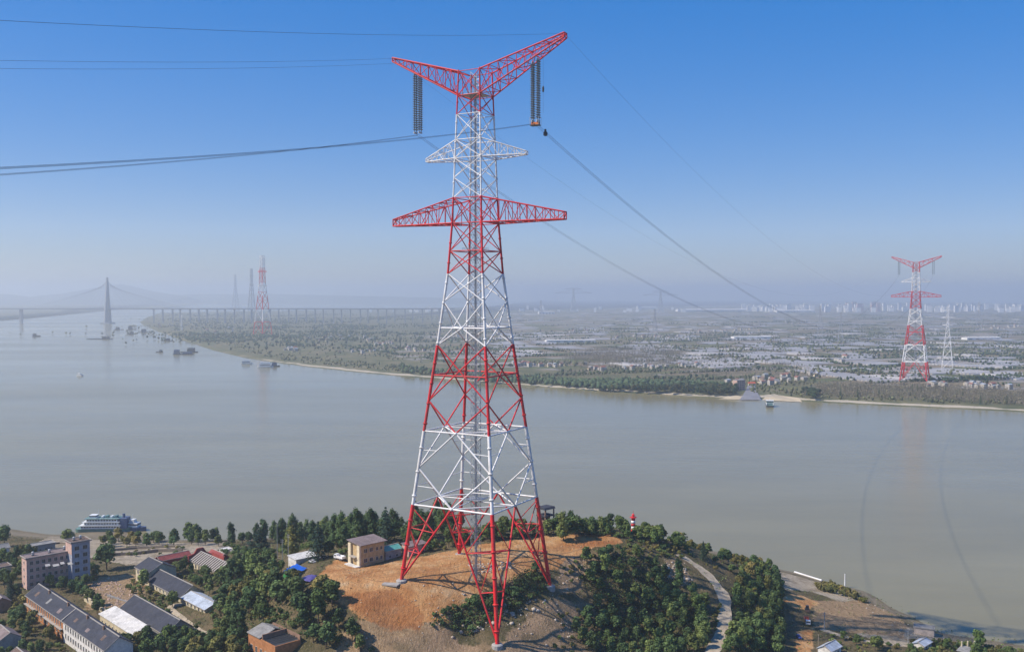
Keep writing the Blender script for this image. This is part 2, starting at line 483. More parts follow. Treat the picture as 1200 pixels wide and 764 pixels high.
for nm, ch in (("zone_a", (ZE, ZR, ZK)), ("zone_b", (ZS, ZD, shore))):
    a = me.color_attributes.new(nm, 'FLOAT_COLOR', 'POINT')
    d = np.ones((nx * ny, 4), np.float32)
    for k in range(3): d[:, k] = ch[k].ravel()
    a.data.foreach_set("color", d.ravel())
tag(link("hill_terrain", me), kind="structure")

def ribbon(name, pix, width, mt, lift=0.10, steps=8, widths=None):
    """a lane laid on the hill along picked points, smoothed and draped"""
    P = [Vector(pick(*q)) for q in pix]
    pts = []
    for i in range(len(P) - 1):
        p0, p1, p2, p3 = P[max(i - 1, 0)], P[i], P[i + 1], P[min(i + 2, len(P) - 1)]
        for k in range(steps):
            t = k / steps
            pts.append(0.5 * ((2 * p1) + (p2 - p0) * t + (2 * p0 - 5 * p1 + 4 * p2 - p3) * t * t + (3 * p1 - p0 - 3 * p2 + p3) * t ** 3))
    pts.append(P[-1])
    mb = MB(); rows = []
    for i, q in enumerate(pts):
        d = (pts[min(i + 1, len(pts) - 1)] - pts[max(i - 1, 0)]); d.z = 0; d.normalize()
        nrm = Vector((-d.y, d.x, 0)); row = []
        f = i / (len(pts) - 1)
        w = width * (0.92 + 0.12 * math.sin(i * 0.45) + 0.05 * math.sin(i * 1.13))
        hc = H(q.x, q.y)
        for k in (-1, -0.5, 0, 0.5, 1):
            x, y = q.x + nrm.x * k * w / 2, q.y + nrm.y * k * w / 2
            row.append(len(mb.v)); mb.v.append((x, y, max(H(x, y), hc - 0.5) + lift - (0.06 if abs(k) == 1 else 0)))
        rows.append(row)
    for a, b in zip(rows, rows[1:]):
        for k in range(4):
            mb.f.append((a[k], b[k], b[k + 1], a[k + 1])); mb.m.append(0)
    o = mb.build(name, mt, None, True)
    tag(o, kind="structure")
    return pts
TRACK = M("track_gravel", (0.40, 0.335, 0.245), 0.95, 0.3, 0.5, 0.6, (0.25, 0.185, 0.115))
CONC = M("concrete", (0.36, 0.345, 0.32), 0.9, 0.15, 0.4, 0.4, (0.22, 0.20, 0.17))
ribbon("gravel_road", [(795, 650), (806, 657), (825, 670), (838, 684), (848, 700), (850, 716), (848, 735), (841, 752), (834, 764), (826, 780)], 7.0, TRACK, 0.25)
ribbon("dirt_track", [(962, 737), (990, 746), (1020, 752), (1050, 756), (1090, 758)], 4.0, TRACK, 0.2)
RUT = M("wheel_rut", (0.30, 0.165, 0.075), .95, .3, .6)
for k_, (dx, dy) in enumerate(((0, 0), (3, 2.2), (10, 9), (14, 10.5))):
    ribbon("wheel_rut", [(392 + dx, 660 + dy), (420 + dx, 672 + dy * .8), (455 + dx, 674 + dy * .7), (500 + dx, 668 + dy * .7), (560 + dx, 656 + dy * .5), (620 + dx, 646 + dy * .5), (680 + dx, 638 + dy * .3)], .55, RUT, 0.06)
ribbon("village_lane", [(196, 720), (215, 708), (205, 722), (235, 745), (265, 725)][1:2] + [(200, 712), (222, 732), (238, 742), (255, 738), (275, 730)], 4.0, TRACK, 0.2)

# ------------------------------------------------------------------ far bank
SH = [(1700, 520), (1400, 497), (1200, 483), (1100, 478), (1000, 473.5), (935, 470), (912, 465.5), (893, 467.5), (860, 467.5), (820, 466), (760, 462), (700, 459), (630, 453.5), (560, 448),
      (500, 443.5), (430, 437.5), (380, 432), (330, 426), (290, 420), (250, 410.5), (215, 399), (185, 388.5), (168, 381), (164, 377.5), (172, 372), (186, 367)]
SHW = [at(*q) for q in SH]
fine = []
for a, b in zip(SHW, SHW[1:]):
    n = max(1, int((b - a).length / 40))
    for k in range(n):
        q = a.lerp(b, k / n)
        w = 10 * float(fbm(np.array([q.x]), np.array([q.y]), 1 / 150, 21)[0])
        fine.append(Vector((q.x + w * .5, q.y + w, 0)))
fine.append(SHW[-1])
m = NT("far_bank_ground"); p = m.pos()
br = m.n("ShaderNodeTexBrick"); m.l(m.pos((1, 1, 1), R(-24)), br.inputs["Vector"])
br.inputs["Color1"].default_value = (0, 0, 0, 1); br.inputs["Color2"].default_value = (1, 1, 1, 1); br.inputs["Mortar"].default_value = (0.5, 0.5, 0.5, 1)
br.inputs["Scale"].default_value = 1.0; br.inputs["Mortar Size"].default_value = 3.5; br.inputs["Bias"].default_value = 0.0
br.inputs["Brick Width"].default_value = 150.0; br.inputs["Row Height"].default_value = 62.0
br.offset = 0.37; br.squash = 1.0
field = m.ramp(br.outputs["Color"], ((0.0, (0.19, 0.155, 0.10)), (0.2, (0.115, 0.125, 0.052)), (0.38, (0.26, 0.235, 0.205)), (0.52, (0.22, 0.175, 0.115)), (0.72, (0.31, 0.285, 0.26)), (0.85, (0.14, 0.14, 0.065))), 'CONSTANT')
wv = m.n("ShaderNodeTexWave"); m.l(m.pos((1, 1, 1), R(-24)), wv.inputs["Vector"])
wv.wave_type = 'BANDS'; wv.bands_direction = 'Y'; wv.inputs["Scale"].default_value = 0.035; wv.inputs["Distortion"].default_value = 2.0; wv.inputs["Detail"].default_value = 1.0; wv.inputs["Detail Scale"].default_value = 0.3
field = m.mix(1.0, field, m.ramp(wv.outputs["Fac"], ((0.3, 0.7), (0.7, 1.15))), 'MULTIPLY')
field = m.mix(br.outputs["Fac"], field, (0.055, 0.065, 0.035))
n1 = m.noise(p, 0.0016, 5, 0.6); n2 = m.noise(p, 0.012, 5, 0.65)
wild = m.ramp(n2, ((0.3, (0.065, 0.078, 0.036)), (0.5, (0.125, 0.122, 0.062)), (0.7, (0.21, 0.165, 0.105))))
zc = m.n("ShaderNodeAttribute", attribute_name="zone_a"); sc_ = m.n("ShaderNodeSeparateColor"); m.l(zc.outputs["Color"], sc_.inputs[0])
c = m.mix(m.ramp(m.math('ADD', sc_.outputs[1], m.math('MULTIPLY', m.math('SUBTRACT', n1, 0.5), 1.6)), ((0.42, 0.0), (0.55, 1.0))), wild, field)
c = m.mix(m.ramp(m.math('ADD', sc_.outputs[0], m.math('MULTIPLY', m.math('SUBTRACT', n2, 0.5), 2.6)), ((0.45, 0.0), (0.75, 0.85))), c, (0.47, 0.41, 0.32))
m.set(c, 0.95, None, 0.1)
FARG = m.mat
def land(name, shore_pts, inland, rows, zs, sand=True):
    """strip mesh from the shoreline inland: rows of distances along each inland direction"""
    V, F, A = [], [], []
    n = len(shore_pts)
    for i, q in enumerate(shore_pts):
        d = inland(q, i)
        wf = 0.55 + 1.1 * max(0.0, min(1.0, 0.5 + 1.6 * float(fbm(np.array([q.x]), np.array([q.y]), 1 / 90, 55)[0])))
        for r_, z_ in zip(rows, zs):
            a_r = r_
            if 0 < r_ < 100: r_ = r_ * wf
            V.append((q.x + d.x * r_, q.y + d.y * r_, z_))
            rt = q.x / q.y
            fw = min(max((rt + .30) / .2, .12), 1) if name == 'far_bank' else .1; sw = min(max((rt + .34) / .14, .25), 1)
            A.append((sw if 8 <= a_r <= 22 else 0.0, fw * min(max((r_ - 260) / 300, 0), 1), 0, 1))
    k = len(rows)
    for i in range(n - 1):
        for j in range(k - 1):
            F.append((i * k + j, (i + 1) * k + j, (i + 1) * k + j + 1, i * k + j + 1))
    me = np_mesh(name, np.array(V), np.array(F), FARG, False)
    a = me.color_attributes.new("zone_a", 'FLOAT_COLOR', 'POINT'); a.data.foreach_set("color", np.array(A, np.float32).ravel())
    tag(link(name, me), kind="structure")
def inl(q, i):
    # inland direction turns from straight away from the viewer to up-stream at the point of land
    f = min(max((q.x + 2800) / 1500.0, 0), 1)
    return Vector((0.55, 0.83, 0)).lerp(Vector((0.08, 1.0, 0)), f)
rows = [-14, -3, 6, 12, 22, 34, 60, 120, 260, 560, 1000, 2000, 4000, 8000, 16000, 28500]
zs = [-4, -0.4, 0.7, 1.6, 2.4, 3.4, 4, 4, 4, 4, 4, 4, 4, 4, 4, 4]
ext = [Vector((9000, SHW[0].y - 600, 0)), Vector((3500, SHW[0].y - 150, 0))]
land("far_bank", [e for e in ext] + fine, inl, rows, zs)
LB = [at(*q) for q in ((-900, 384), (-400, 381), (-100, 378.5), (0, 376), (25, 373), (42, 370), (47, 367), (60, 364.5), (130, 363), (184, 362.5))]
land("upstream_bank", LB[::-1], lambda q, i: Vector((-0.25, 1.0, 0)), [-60, -10, 20, 60, 200, 1000, 4000, 9000, 18000], [-4, -1, 2, 5, 8, 10, 10, 10, 10])

# ------------------------------------------------------------------ crossing towers
RED = M("red_paint", (0.62, 0.014, 0.020), 0.5, 0.25, 0.3, 0.5, (0.27, 0.075, 0.055), 0.0, 0.4, .14)
WHITE = M("white_paint", (0.78, 0.78, 0.77), 0.5, 0.10, 0.3, 0.5, (0.45, 0.38, 0.31), 0.0, 0.4, .10)
GALV = M("galvanised_steel", (0.42, 0.43, 0.44), 0.5, 0.15, 0.5, 0.2, (0.25, 0.24, 0.23), 0.4, 0.5)
GLASSY = M("insulator_sheds", (0.17, 0.20, 0.22), 0.35, 0.2, 0.8, 0, metal=0.0, spec=0.5)
CABLE = M("conductor_aluminium", (0.11, 0.12, 0.14), 0.5, 0.1, 0.05, metal=0.2)
ORANGE = M("orange_tarp", (0.55, 0.17, 0.05), 0.7, 0.2, 1.0)
DARK = M("dark_steel_and_shade", (0.05, 0.055, 0.06), 0.6, 0.2, 0.5)
_unit = {}
def unit_tube(mt, n=8):
    k = (mt.name, n)
    if k not in _unit:
        b = MB().tube((0, 0, 0), (0, 0, 1), 1, 1, n)
        me = b.mesh("steel_tube", mt)
        me.polygons.foreach_set("use_smooth", [len(q.vertices) == 4 for q in me.polygons])
        _unit[k] = me
    return _unit[k]
def member(name, p0, p1, r, mt, parent, n=8):
    p0, p1 = Vector(p0), Vector(p1); d = p1 - p0
    o = bpy.data.objects.new(name, unit_tube(mt, n)); COL.objects.link(o); o.parent = parent
    q = d.to_track_quat('Z', 'Y')
    o.rotation_mode = 'QUATERNION'; o.location = p0; o.rotation_quaternion = q; o.scale = (r, r, d.length)
    return o

def crossing_tower(cx, cy, dz, feet, label, detail=True):
    """portal-less tubular lattice tower: x along the cross-arms, y along the line; heights given for the near hill, shifted by dz"""
    zb = min(feet)
    root = empty("crossing_tower", (cx, cy, zb + dz), R(-29), label, "transmission tower", "red and white river crossing towers")
    def P(k, z):
        s = side(z) / 2
        return Vector((SG[k][0] * s, SG[k][1] * s, z - zb))
    def mid(f, z): return (P(f, z) + P((f + 1) % 4, z)) / 2
    def col(z): return RED if z < 83.5 else WHITE if z < 119 else RED if z < 160 else WHITE if z < 194.2 else RED if z < 231 else WHITE if z < 270.3 else RED
    def rleg(z): return float(np.interp(z, [30, 84, 119, 160, 194, 219, 231, 291], [1.0, .88, .78, .66, .56, .48, .42, .34])) * (1 if detail else 1.3)
    def rd(z): return float(np.interp(z, [30, 84, 119, 160, 194, 219, 291], [.46, .42, .38, .34, .30, .25, .20])) * (1 if detail else 1.4)
    nn = 10 if detail else 6
    def leg(k, z0, z1):
        member("leg", P(k, z0), P(k, z1), rleg((z0 + z1) / 2), col((z0 + z1) / 2), root, nn)
    def dia(a, b, z, f=1.0): member("diagonal_brace", a, b, rd(z) * f, col(z), root, 8 if detail else 5)
    def hor(a, b, z, mt=None, f=1.0): member("horizontal_brace", a, b, rd(z) * f, mt or col(z), root, 8 if detail else 5)
    def sec(a, b, z, f=0.6): member("secondary_brace", a, b, rd(z) * f, col(z), root, 6 if detail else 4)
    for k in range(4):
        zz = [feet[k], 84, 119.1, 160.1, 194.3, 218.6, 231.0, 270.4, 291.6]
        for a, b in zip(zz, zz[1:]): leg(k, a, b)
        if detail:
            z = feet[k] + 6
            while z < 288:
                r = rleg(z) * 1.38; h = 0.35
                member("flange", P(k, z - h), P(k, z + h), r, col(z), root, 10)
                z += 11.5 if z < 119 else 9.6
            fb = MB().lathe([(2.6, -2.2), (2.6, 0.3), (2.0, 0.7)], 12)
            fo = fb.build("footing", CONC, root); fo.location = P(k, feet[k])
        else:
            fo = MB().box((0, 0, -0.5), (5, 5, 2.4)).build("footing", CONC, root); fo.location = P(k, feet[k])
    for f in range(4):
        a, b = f, (f + 1) % 4
        # open base: inverted V from the first diaphragm to both feet, with hip struts
        M84, M119, M168 = mid(f, 84), mid(f, 119.1), mid(f, 168.4)
        for k in (a, b):
            hor(P(k, 84), M84, 84, WHITE)
            dia(P(k, feet[k] + 1.2), M84, 60, 1.1)
            D = lambda t, k=k: P(k, feet[k] + 1.2).lerp(M84, t)
            zl = lambda t, k=k: feet[k] + (84 - feet[k]) * t
            sec(P(k, zl(.40)), D(.36), 60); sec(P(k, zl(.70)), D(.36), 60, .55); sec(P(k, zl(.70)), D(.66), 60)
            sec(P(k, 82.5), D(.66), 60, .55)
            # 84 - 119: diamond
            dia(M84, P(k, 101.5), 100); dia(P(k, 101.5), M119, 100); hor(P(k, 119.1), M119, 110)
            sec(P(k, 93), M84.lerp(P(k, 101.5), .5), 95, .5); sec(P(k, 110), P(k, 101.5).lerp(M119, .5), 105, .5)
            # 119 - 160
            dia(M119, P(k, 133.6), 130)
            dia(P(k, 133.6), P(b if k == a else a, 160.1), 150)
            dia(P(k, 160.1), M168, 165); dia(M168, P(k, 181), 175); dia(P(k, 181), P(b if k == a else a, 194.3), 185)
            hor(P(k, 168.4), M168, 168)
        hor(P(a, 145.8), P(b, 145.8), 145)
        hor(P(a, 101.5), M84.lerp(P(a, 101.5), .5), 101, None, .5)
        # inner diaphragms
        for z in (84, 119.1, 168.4):
            hor(mid(f, z), mid((f + 1) % 4, z), z, WHITE, .85)
        for z in (84, 119.1):
            hor(mid(f, z), Vector((SG[f][0] * 1.3, SG[f][1] * 1.3, z - zb)), z, WHITE, .6)
        # upper body: crossed panels
        lv = [194.3, 205.2, 218.6, 230.6, 240.2, 249.6, 258.4, 270.4, 279.5, 291]
        for z0, z1 in zip(lv, lv[1:]):
            zc = (z0 + z1) / 2
            dia(P(a, z0), P(b, z1), zc, .9); dia(P(b, z0), P(a, z1), zc, .9)
            if z1 != 240.2: hor(P(a, z1), P(b, z1), z1 - 1, None, .9)
        # gusset nodes
        if detail:
            for z in (84, 119.1, 168.4):
                q = mid(f, z); member("gusset", q - Vector((0, 0, .55)), q + Vector((0, 0, .55)), .85, WHITE, root, 8)
    # hip struts tying neighbouring base diagonals round each foot
    for k in range(4):
        q0 = P(k, feet[k] + 1.2)
        A, B = q0.lerp(mid(k, 84), .36), q0.lerp(mid((k - 1) % 4, 84), .36)
        hor(A, B, 60, RED, .7)
        A, B = q0.lerp(mid(k, 84), .66), q0.lerp(mid((k - 1) % 4, 84), .66)
        hor(A, B, 60, RED, .7)
    # lift shaft and ladder up the axis
    b = MB(); zlo = (42 if detail else feet[0]) - zb; w = 1.75
    for i, j in SG: b.tube((i * w, j * w, zlo), (i * w, j * w, 291 - zb), .12, n=4)
    z = zlo; q = 0; st = 3.0 if detail else 7.0
    while z < 289 - zb:
        for f in range(4):
            i, j = SG[f], SG[(f + 1) % 4]
            s0, s1 = (i, j) if q % 2 else (j, i)
            b.tube((s0[0] * w, s0[1] * w, z), (s1[0] * w, s1[1] * w, z + st), .10, n=3, cap=False)
            b.tube((i[0] * w, i[1] * w, z), (j[0] * w, j[1] * w, z), .10, n=3, cap=False)
        z += st; q += 1
    b.tube((0, 0, zlo), (0, 0, 290 - zb), .42, n=6)
    tag(b.build("lift_shaft", GALV, root), kind="stuff")
    if detail:   # railed work platforms
        for z, w2 in ((84.9, 4.2), (205.6, 4.6), (279.9, 5.4)):
            pb = MB().box((0, 0, z - zb), (w2 * 2, w2 * 2, .25))
            pl = pb.build("platform", GALV, root)
            rb = MB()
            for sx_ in (-1, 1):
                for hh in (.55, 1.1):
                    rb.tube((sx_ * w2, -w2, hh), (sx_ * w2, w2, hh), .05, n=4); rb.tube((-w2, sx_ * w2, hh), (w2, sx_ * w2, hh), .05, n=4)
                for t in range(5):
                    u = -w2 + t * w2 / 2
                    rb.tube((sx_ * w2, u, 0), (sx_ * w2, u, 1.1), .05, n=4); rb.tube((u, sx_ * w2, 0), (u, sx_ * w2, 1.1), .05, n=4)
            tag(rb.build("guard_rail", GALV, pl, loc=(0, 0, z - zb + .15)), kind="stuff")
    # cross-arms
    def arm(sx_, zb0, zt0, zb1, zt1, L, tw, n, mt, rc):
        s0 = (side(zb0) / 2, side(zt0) / 2)
        if not detail: rc = rc * 1.5
        def C(t, top, sy):
            z = (zt0 + (zt1 - zt0) * t) if top else (zb0 + (zb1 - zb0) * t)
            y0 = s0[1] if top else s0[0]
            x = s0[1 if top else 0] + (L - s0[1 if top else 0]) * t
            return Vector((sx_ * x, sy * (y0 + (tw - y0) * t), z - zb))
        tipb = MB()
        for u, v in (((0, -1), (0, 1)), ((1, -1), (1, 1)), ((0, -1), (1, -1)), ((0, 1), (1, 1)), ((0, -1), (1, 1))):
            tipb.tube(C(1, *u), C(1, *v), rc * .8, n=6)
        a = tipb.build("cross_arm", mt, root)
        for top in (0, 1):
            for sy in (-1, 1): member("chord", C(0, top, sy), C(1, top, sy), rc, mt, a, 6)
        rb = rc * (.52 if detail else .45)
        for i in range(n):
            t0, t1 = i / n, (i + 1) / n
            for sy in (-1, 1):
                if i: member("post", C(t0, 0, sy), C(t0, 1, sy), rb, mt, a, 5)
                member("lattice_bar", C(t0, i % 2, sy), C(t1, 1 - i % 2, sy), rb, mt, a, 5)
            for top in (0, 1):
                if i: member("cross_tie", C(t0, top, -1), C(t0, top, 1), rb, mt, a, 5)
                sy = 1 if i % 2 else -1
                member("lattice_bar", C(t0, top, sy), C(t1, top, -sy), rb, mt, a, 5)
        return C
    for sx_ in (-1, 1):
        arm(sx_, 218.6, 230.6, 218.9, 222.2, 48, 1.3, 9 if detail else 5, RED, .36)
        arm(sx_, 249.6, 258.4, 249.9, 251.3, 28, 1.1, 5 if detail else 3, WHITE, .27)
        arm(sx_, 279.5, 291.0, 301.4, 303.4, 48, 1.4, 9 if detail else 5, RED, .36)
    return root

NEAR = crossing_tower(CX, CY, 0.0, FEET, "tall red and white lattice tower standing on the bare hilltop above the village")
fb_ = at(1072, 447, 4.0)
FCX, FCY, FDZ = fb_.x, fb_.y, -38.5
FAR = crossing_tower(FCX, FCY, FDZ, (44, 44, 44, 44), "red and white lattice tower of the same shape across the river", False)

# ------------------------------------------------------------------ insulators, wires
def loc2w(cx, cy, x, y, z): return Vector((cx + x * UX + y * VX, cy + x * UY + y * VY, z))
def insulator(p, length, detail, label):
    e = empty("insulator_string", p, R(-29), label, "insulator string", "insulator strings hanging from the V arms")
    for sy in (-.95, .95):
        prof = [(.16, 0.0)]
        n = 24 if detail else 14
        for i in range(n):
            z = -1.2 - (length - 2.6) * i / n; d = (length - 2.6) / n
            prof += [(.25, z), (.90, z - d * .26), (.82, z - d * .46), (.25, z - d * .5)]
        prof.append((.16, -length + .8))
        MB().lathe(prof, 8 if detail else 5, (0, sy, 0)).build("shed_column", GLASSY, e)
    MB().box((0, 0, -.5), (.35, 2.6, .6)).build("top_yoke", GALV, e)
    MB().box((0, 0, -length + .5), (.5, 2.9, .9)).build("bottom_yoke", GALV, e)
    return e
ZTOP = lambda x: 279.5 + (x - 6.1) / (48 - 6.1) * (301.4 - 279.5) - .3
AR = ((-33.5, "left arm"), (32.6, "right arm"))
for cx, cy, dz, det in ((CX, CY, 0, True), (FCX, FCY, FDZ, False)):
    for x, nm in AR:
        for off, wh in ((-1.4, "outer" if x < 0 else "inner"), (1.4, "inner" if x < 0 else "outer")):
            q = loc2w(cx, cy, x + off, 0, ZTOP(abs(x + off)) + dz)
            insulator(q, ZTOP(abs(x + off)) - 264.3, det, "dark %s insulator string under the %s of the %s tower" % (wh, nm, "near hilltop" if det else "far bank"))
# crew basket and tackle at the foot of the near right-hand strings
q = loc2w(CX, CY, 32.6, 0, 263.0)
e = empty("work_basket", q, R(-29), "orange draped work basket at the foot of the insulator strings", "work basket")
MB().box((0, 0, -.2), (4.6, 2.6, .35)).build("basket_floor", DARK, e)
MB().box((0, 0, .65), (3.8, 2.0, 1.1)).build("canvas", ORANGE, e)
b = MB()
for sx_ in (-2.3, 2.3):
    for sy in (-1.3, 1.3): b.tube((sx_, sy, 0), (sx_, sy, 3.6), .07, n=4)
    b.tube((sx_, -1.3, 1.8), (sx_, 1.3, 1.8), .06, n=4); b.tube((sx_, -1.3, 3.6), (sx_, 1.3, 3.6), .06, n=4)
b.build("basket_frame", GALV, e)
e = empty("pulley_block", loc2w(CX, CY, 35.0, 5.5, 259.6), R(-29), "dark running block hung on the new conductor beside the orange basket", "pulley block")
MB().lathe([(.5, -1.1), (1.0, -.7), (1.0, .7), (.5, 1.1)], 10).build("sheave", DARK, e)
MB().box((0, 0, 1.4), (.6, 1.0, 1.4)).build("hanger", DARK, e)
q0 = loc2w(CX, CY, 36.6, 0, ZTOP(36.6)); 
e = empty("tackle_rope", q0, 0, "thin rope dropping beside the right arm insulators with a dark weight", "rope")
MB().tube((0, 0, 0), (0, 0, -27), .05, n=4).build("rope_line", DARK, e)
MB().lathe([(.1, -17.5), (.45, -17), (.5, -15.2), (.2, -14.6)], 8).build("weight", DARK, e)

def sag_line(p0, p1, k, n=48):
    S = (Vector((p1.x, p1.y, 0)) - Vector((p0.x, p0.y, 0))).length
    return [p0.lerp(p1, i / n) - Vector((0, 0, k * (S * i / n) * (S - S * i / n))) for i in range(n + 1)]
def bundle(pts, label, name="conductor_bundle", offs=None, r=0.027, cat="power line", group="conductor bundles strung across the river"):
    e = empty(name, pts[0], 0, label, cat, group)
    P = [q - pts[0] for q in pts]
    d = (P[-1] - P[0]); d.z = 0; d.normalize(); nrm = Vector((-d.y, d.x, 0))
    for a, z in offs:
        MB().path([q + nrm * a + Vector((0, 0, z)) for q in P], r, 4).build("wire", CABLE, e)
    return e
HEX = [(-.6, .0), (-.3, .5), (.3, .5), (.6, 0), (.3, -.5), (-.3, -.5)]
for x, nm in AR:
    a = loc2w(CX, CY, x, 0, 263.6); b_ = loc2w(FCX, FCY, x, 0, 263.6 + FDZ)
    bundle(sag_line(a, b_, 0.00014, 60), "dark conductor bundle sagging from the %s strings out to the far tower" % nm, offs=HEX)
    c_ = a - Vector((VX, VY, 0)) * 700; c_.z = 263.6 - 700 * .224 + .000115 * 490000
    bundle(sag_line(a, c_, 0.000115, 40), "dark conductor bundle leaving the %s strings over the village side" % nm, offs=[(a_ * .4, z_ * .4) for a_, z_ in HEX], r=0.055)
    t = loc2w(CX, CY, 47.5 * (-1 if x < 0 else 1), 0, 303.2); u = loc2w(FCX, FCY, 47.5 * (-1 if x < 0 else 1), 0, 303.2 + FDZ)
    bundle(sag_line(t, u, 0.00013, 50), "thin earth wire from the %s tip out to the far tower" % nm, "earth_wire", [(0, 0)], .035, "earth wire", "thin earth wires off the V arm tips")
    u = t - Vector((VX, VY, 0)) * 700; u.z = t.z - (173 if x > 0 else 162) + .00010 * 490000 * .9
    bundle(sag_line(t, u, 0.00010, 40), "thin earth wire from the %s tip across the upper sky" % nm, "earth_wire", [(0, 0), (-1.2, -2.4)] if x < 0 else [(0, 0)], .055, "earth wire", "thin earth wires off the V arm tips")

# ------------------------------------------------------------------ village buildings
ANG_A = math.atan2(-0.723, 0.690)      # main street direction (runs down to the lower right of the photograph)
ANG_B = ANG_A + math.pi / 2
def wallmat(n, c, d=0.55): return M(n, c, 0.92, 0.22, 0.9, d, (c[0] * .45, c[1] * .42, c[2] * .4), spec=0.1)
W_CREAM = wallmat("cream_render", (0.56, 0.49, 0.34)); W_WHITE = wallmat("whitewash", (0.66, 0.64, 0.60)); W_ORANGE = wallmat("orange_brick", (0.42, 0.19, 0.085))
W_PINK = wallmat("pink_render", (0.56, 0.38, 0.32)); W_GREY = wallmat("grey_render", (0.30, 0.30, 0.30)); W_BEIGE = wallmat("beige_brick", (0.47, 0.36, 0.235)); W_RED = wallmat("red_brick", (0.33, 0.075, 0.065))
W_BROWN = wallmat("brown_brick", (0.27, 0.17, 0.12))
def roofmat(n, c, wave=1.6):
    m = NT(n); tc = m.n("ShaderNodeTexCoord"); p = m.pos()
    w = m.n("ShaderNodeTexWave"); w.bands_direction = 'X'; w.inputs["Scale"].default_value = wave; m.l(tc.outputs["Object"], w.inputs[0])
    w2 = m.n("ShaderNodeTexWave"); w2.bands_direction = 'Y'; w2.inputs["Scale"].default_value = wave * .7; m.l(tc.outputs["Object"], w2.inputs[0])
    n1 = m.noise(p, 0.25, 6, 0.7); n2 = m.noise(p, 1.2, 4, 0.6)
    k = m.mix(1.0, c, m.ramp(n1, ((0.3, 0.72), (0.7, 1.35))), 'MULTIPLY')
    k = m.mix(1.0, k, m.ramp(n2, ((0.3, 0.8), (0.7, 1.2))), 'MULTIPLY')
    k = m.mix(1.0, k, m.ramp(w.outputs["Fac"], ((0.2, 0.88), (0.8, 1.05))), 'MULTIPLY')
    k = m.mix(m.ramp(m.noise(p, 0.12, 5, .75), ((0.55, 0), (0.75, 0.6))), k, (c[0] * 1.3 + .03, c[1] * 1.25 + .028, c[2] * 1.1 + .02))
    m.set(k, 0.85, None, 0.25); m.bump(m.math('ADD', w.outputs["Fac"], w2.outputs["Fac"]), 0.06, 0.6)
    return m.mat
R_DARK = roofmat("dark_slate_roof", (0.046, 0.050, 0.066)); R_BROWN = roofmat("brown_tile_roof", (0.15, 0.105, 0.085)); R_WHITE = roofmat("white_sheet_roof", (0.60, 0.585, 0.55))
R_BLUE = roofmat("pale_blue_sheet_roof", (0.40, 0.45, 0.52)); R_RED = roofmat("red_tile_roof", (0.27, 0.07, 0.065)); R_TEAL = roofmat("teal_sheet_roof", (0.10, 0.34, 0.30)); R_GREY = roofmat("grey_sheet_roof", (0.25, 0.245, 0.235))
R_MAUVE = roofmat("mauve_felt_roof", (0.21, 0.165, 0.16))
PANE = M("window_glass", (0.035, 0.04, 0.05), 0.2, 0.2, 0.5, spec=0.6)
TRIM = M("roof_trim", (0.36, 0.33, 0.29), 0.8, 0.15, 0.8)
FRAME = M("window_frame", (0.50, 0.47, 0.42), 0.7, 0.15, 0.8)
_wins = {}
BLK = []      # building footprints, kept clear of trees
def window(root, x, y, z, w, h, face, frame=FRAME):
    """recess-looking window: frame of four bars with a dark pane set behind them; face 'f' looks along -y, 'e' along +x, 's' along -x"""
    k = (round(w, 2), round(h, 2), frame.name)
    if k not in _wins:
        b = MB(); t = .12
        b.bx(-w / 2 - t, w / 2 + t, -.10, .02, h, h + t); b.bx(-w / 2 - t - .08, w / 2 + t + .08, -.2, .02, -t, 0)
        b.bx(-w / 2 - t, -w / 2, -.10, .02, 0, h); b.bx(w / 2, w / 2 + t, -.10, .02, 0, h)
        b.bx(-.04, .04, -.07, .02, 0, h)
        g = MB().bx(-w / 2, w / 2, -.03, .01, 0, h)
        _wins[k] = (b.mesh("window", frame), g.mesh("pane", PANE))
    me, gl = _wins[k]
    rz = {'f': 0, 'e': math.pi / 2, 's': -math.pi / 2}[face]
    o = link("window", me, root, (x, y, z), rz)
    link("pane", gl, o)
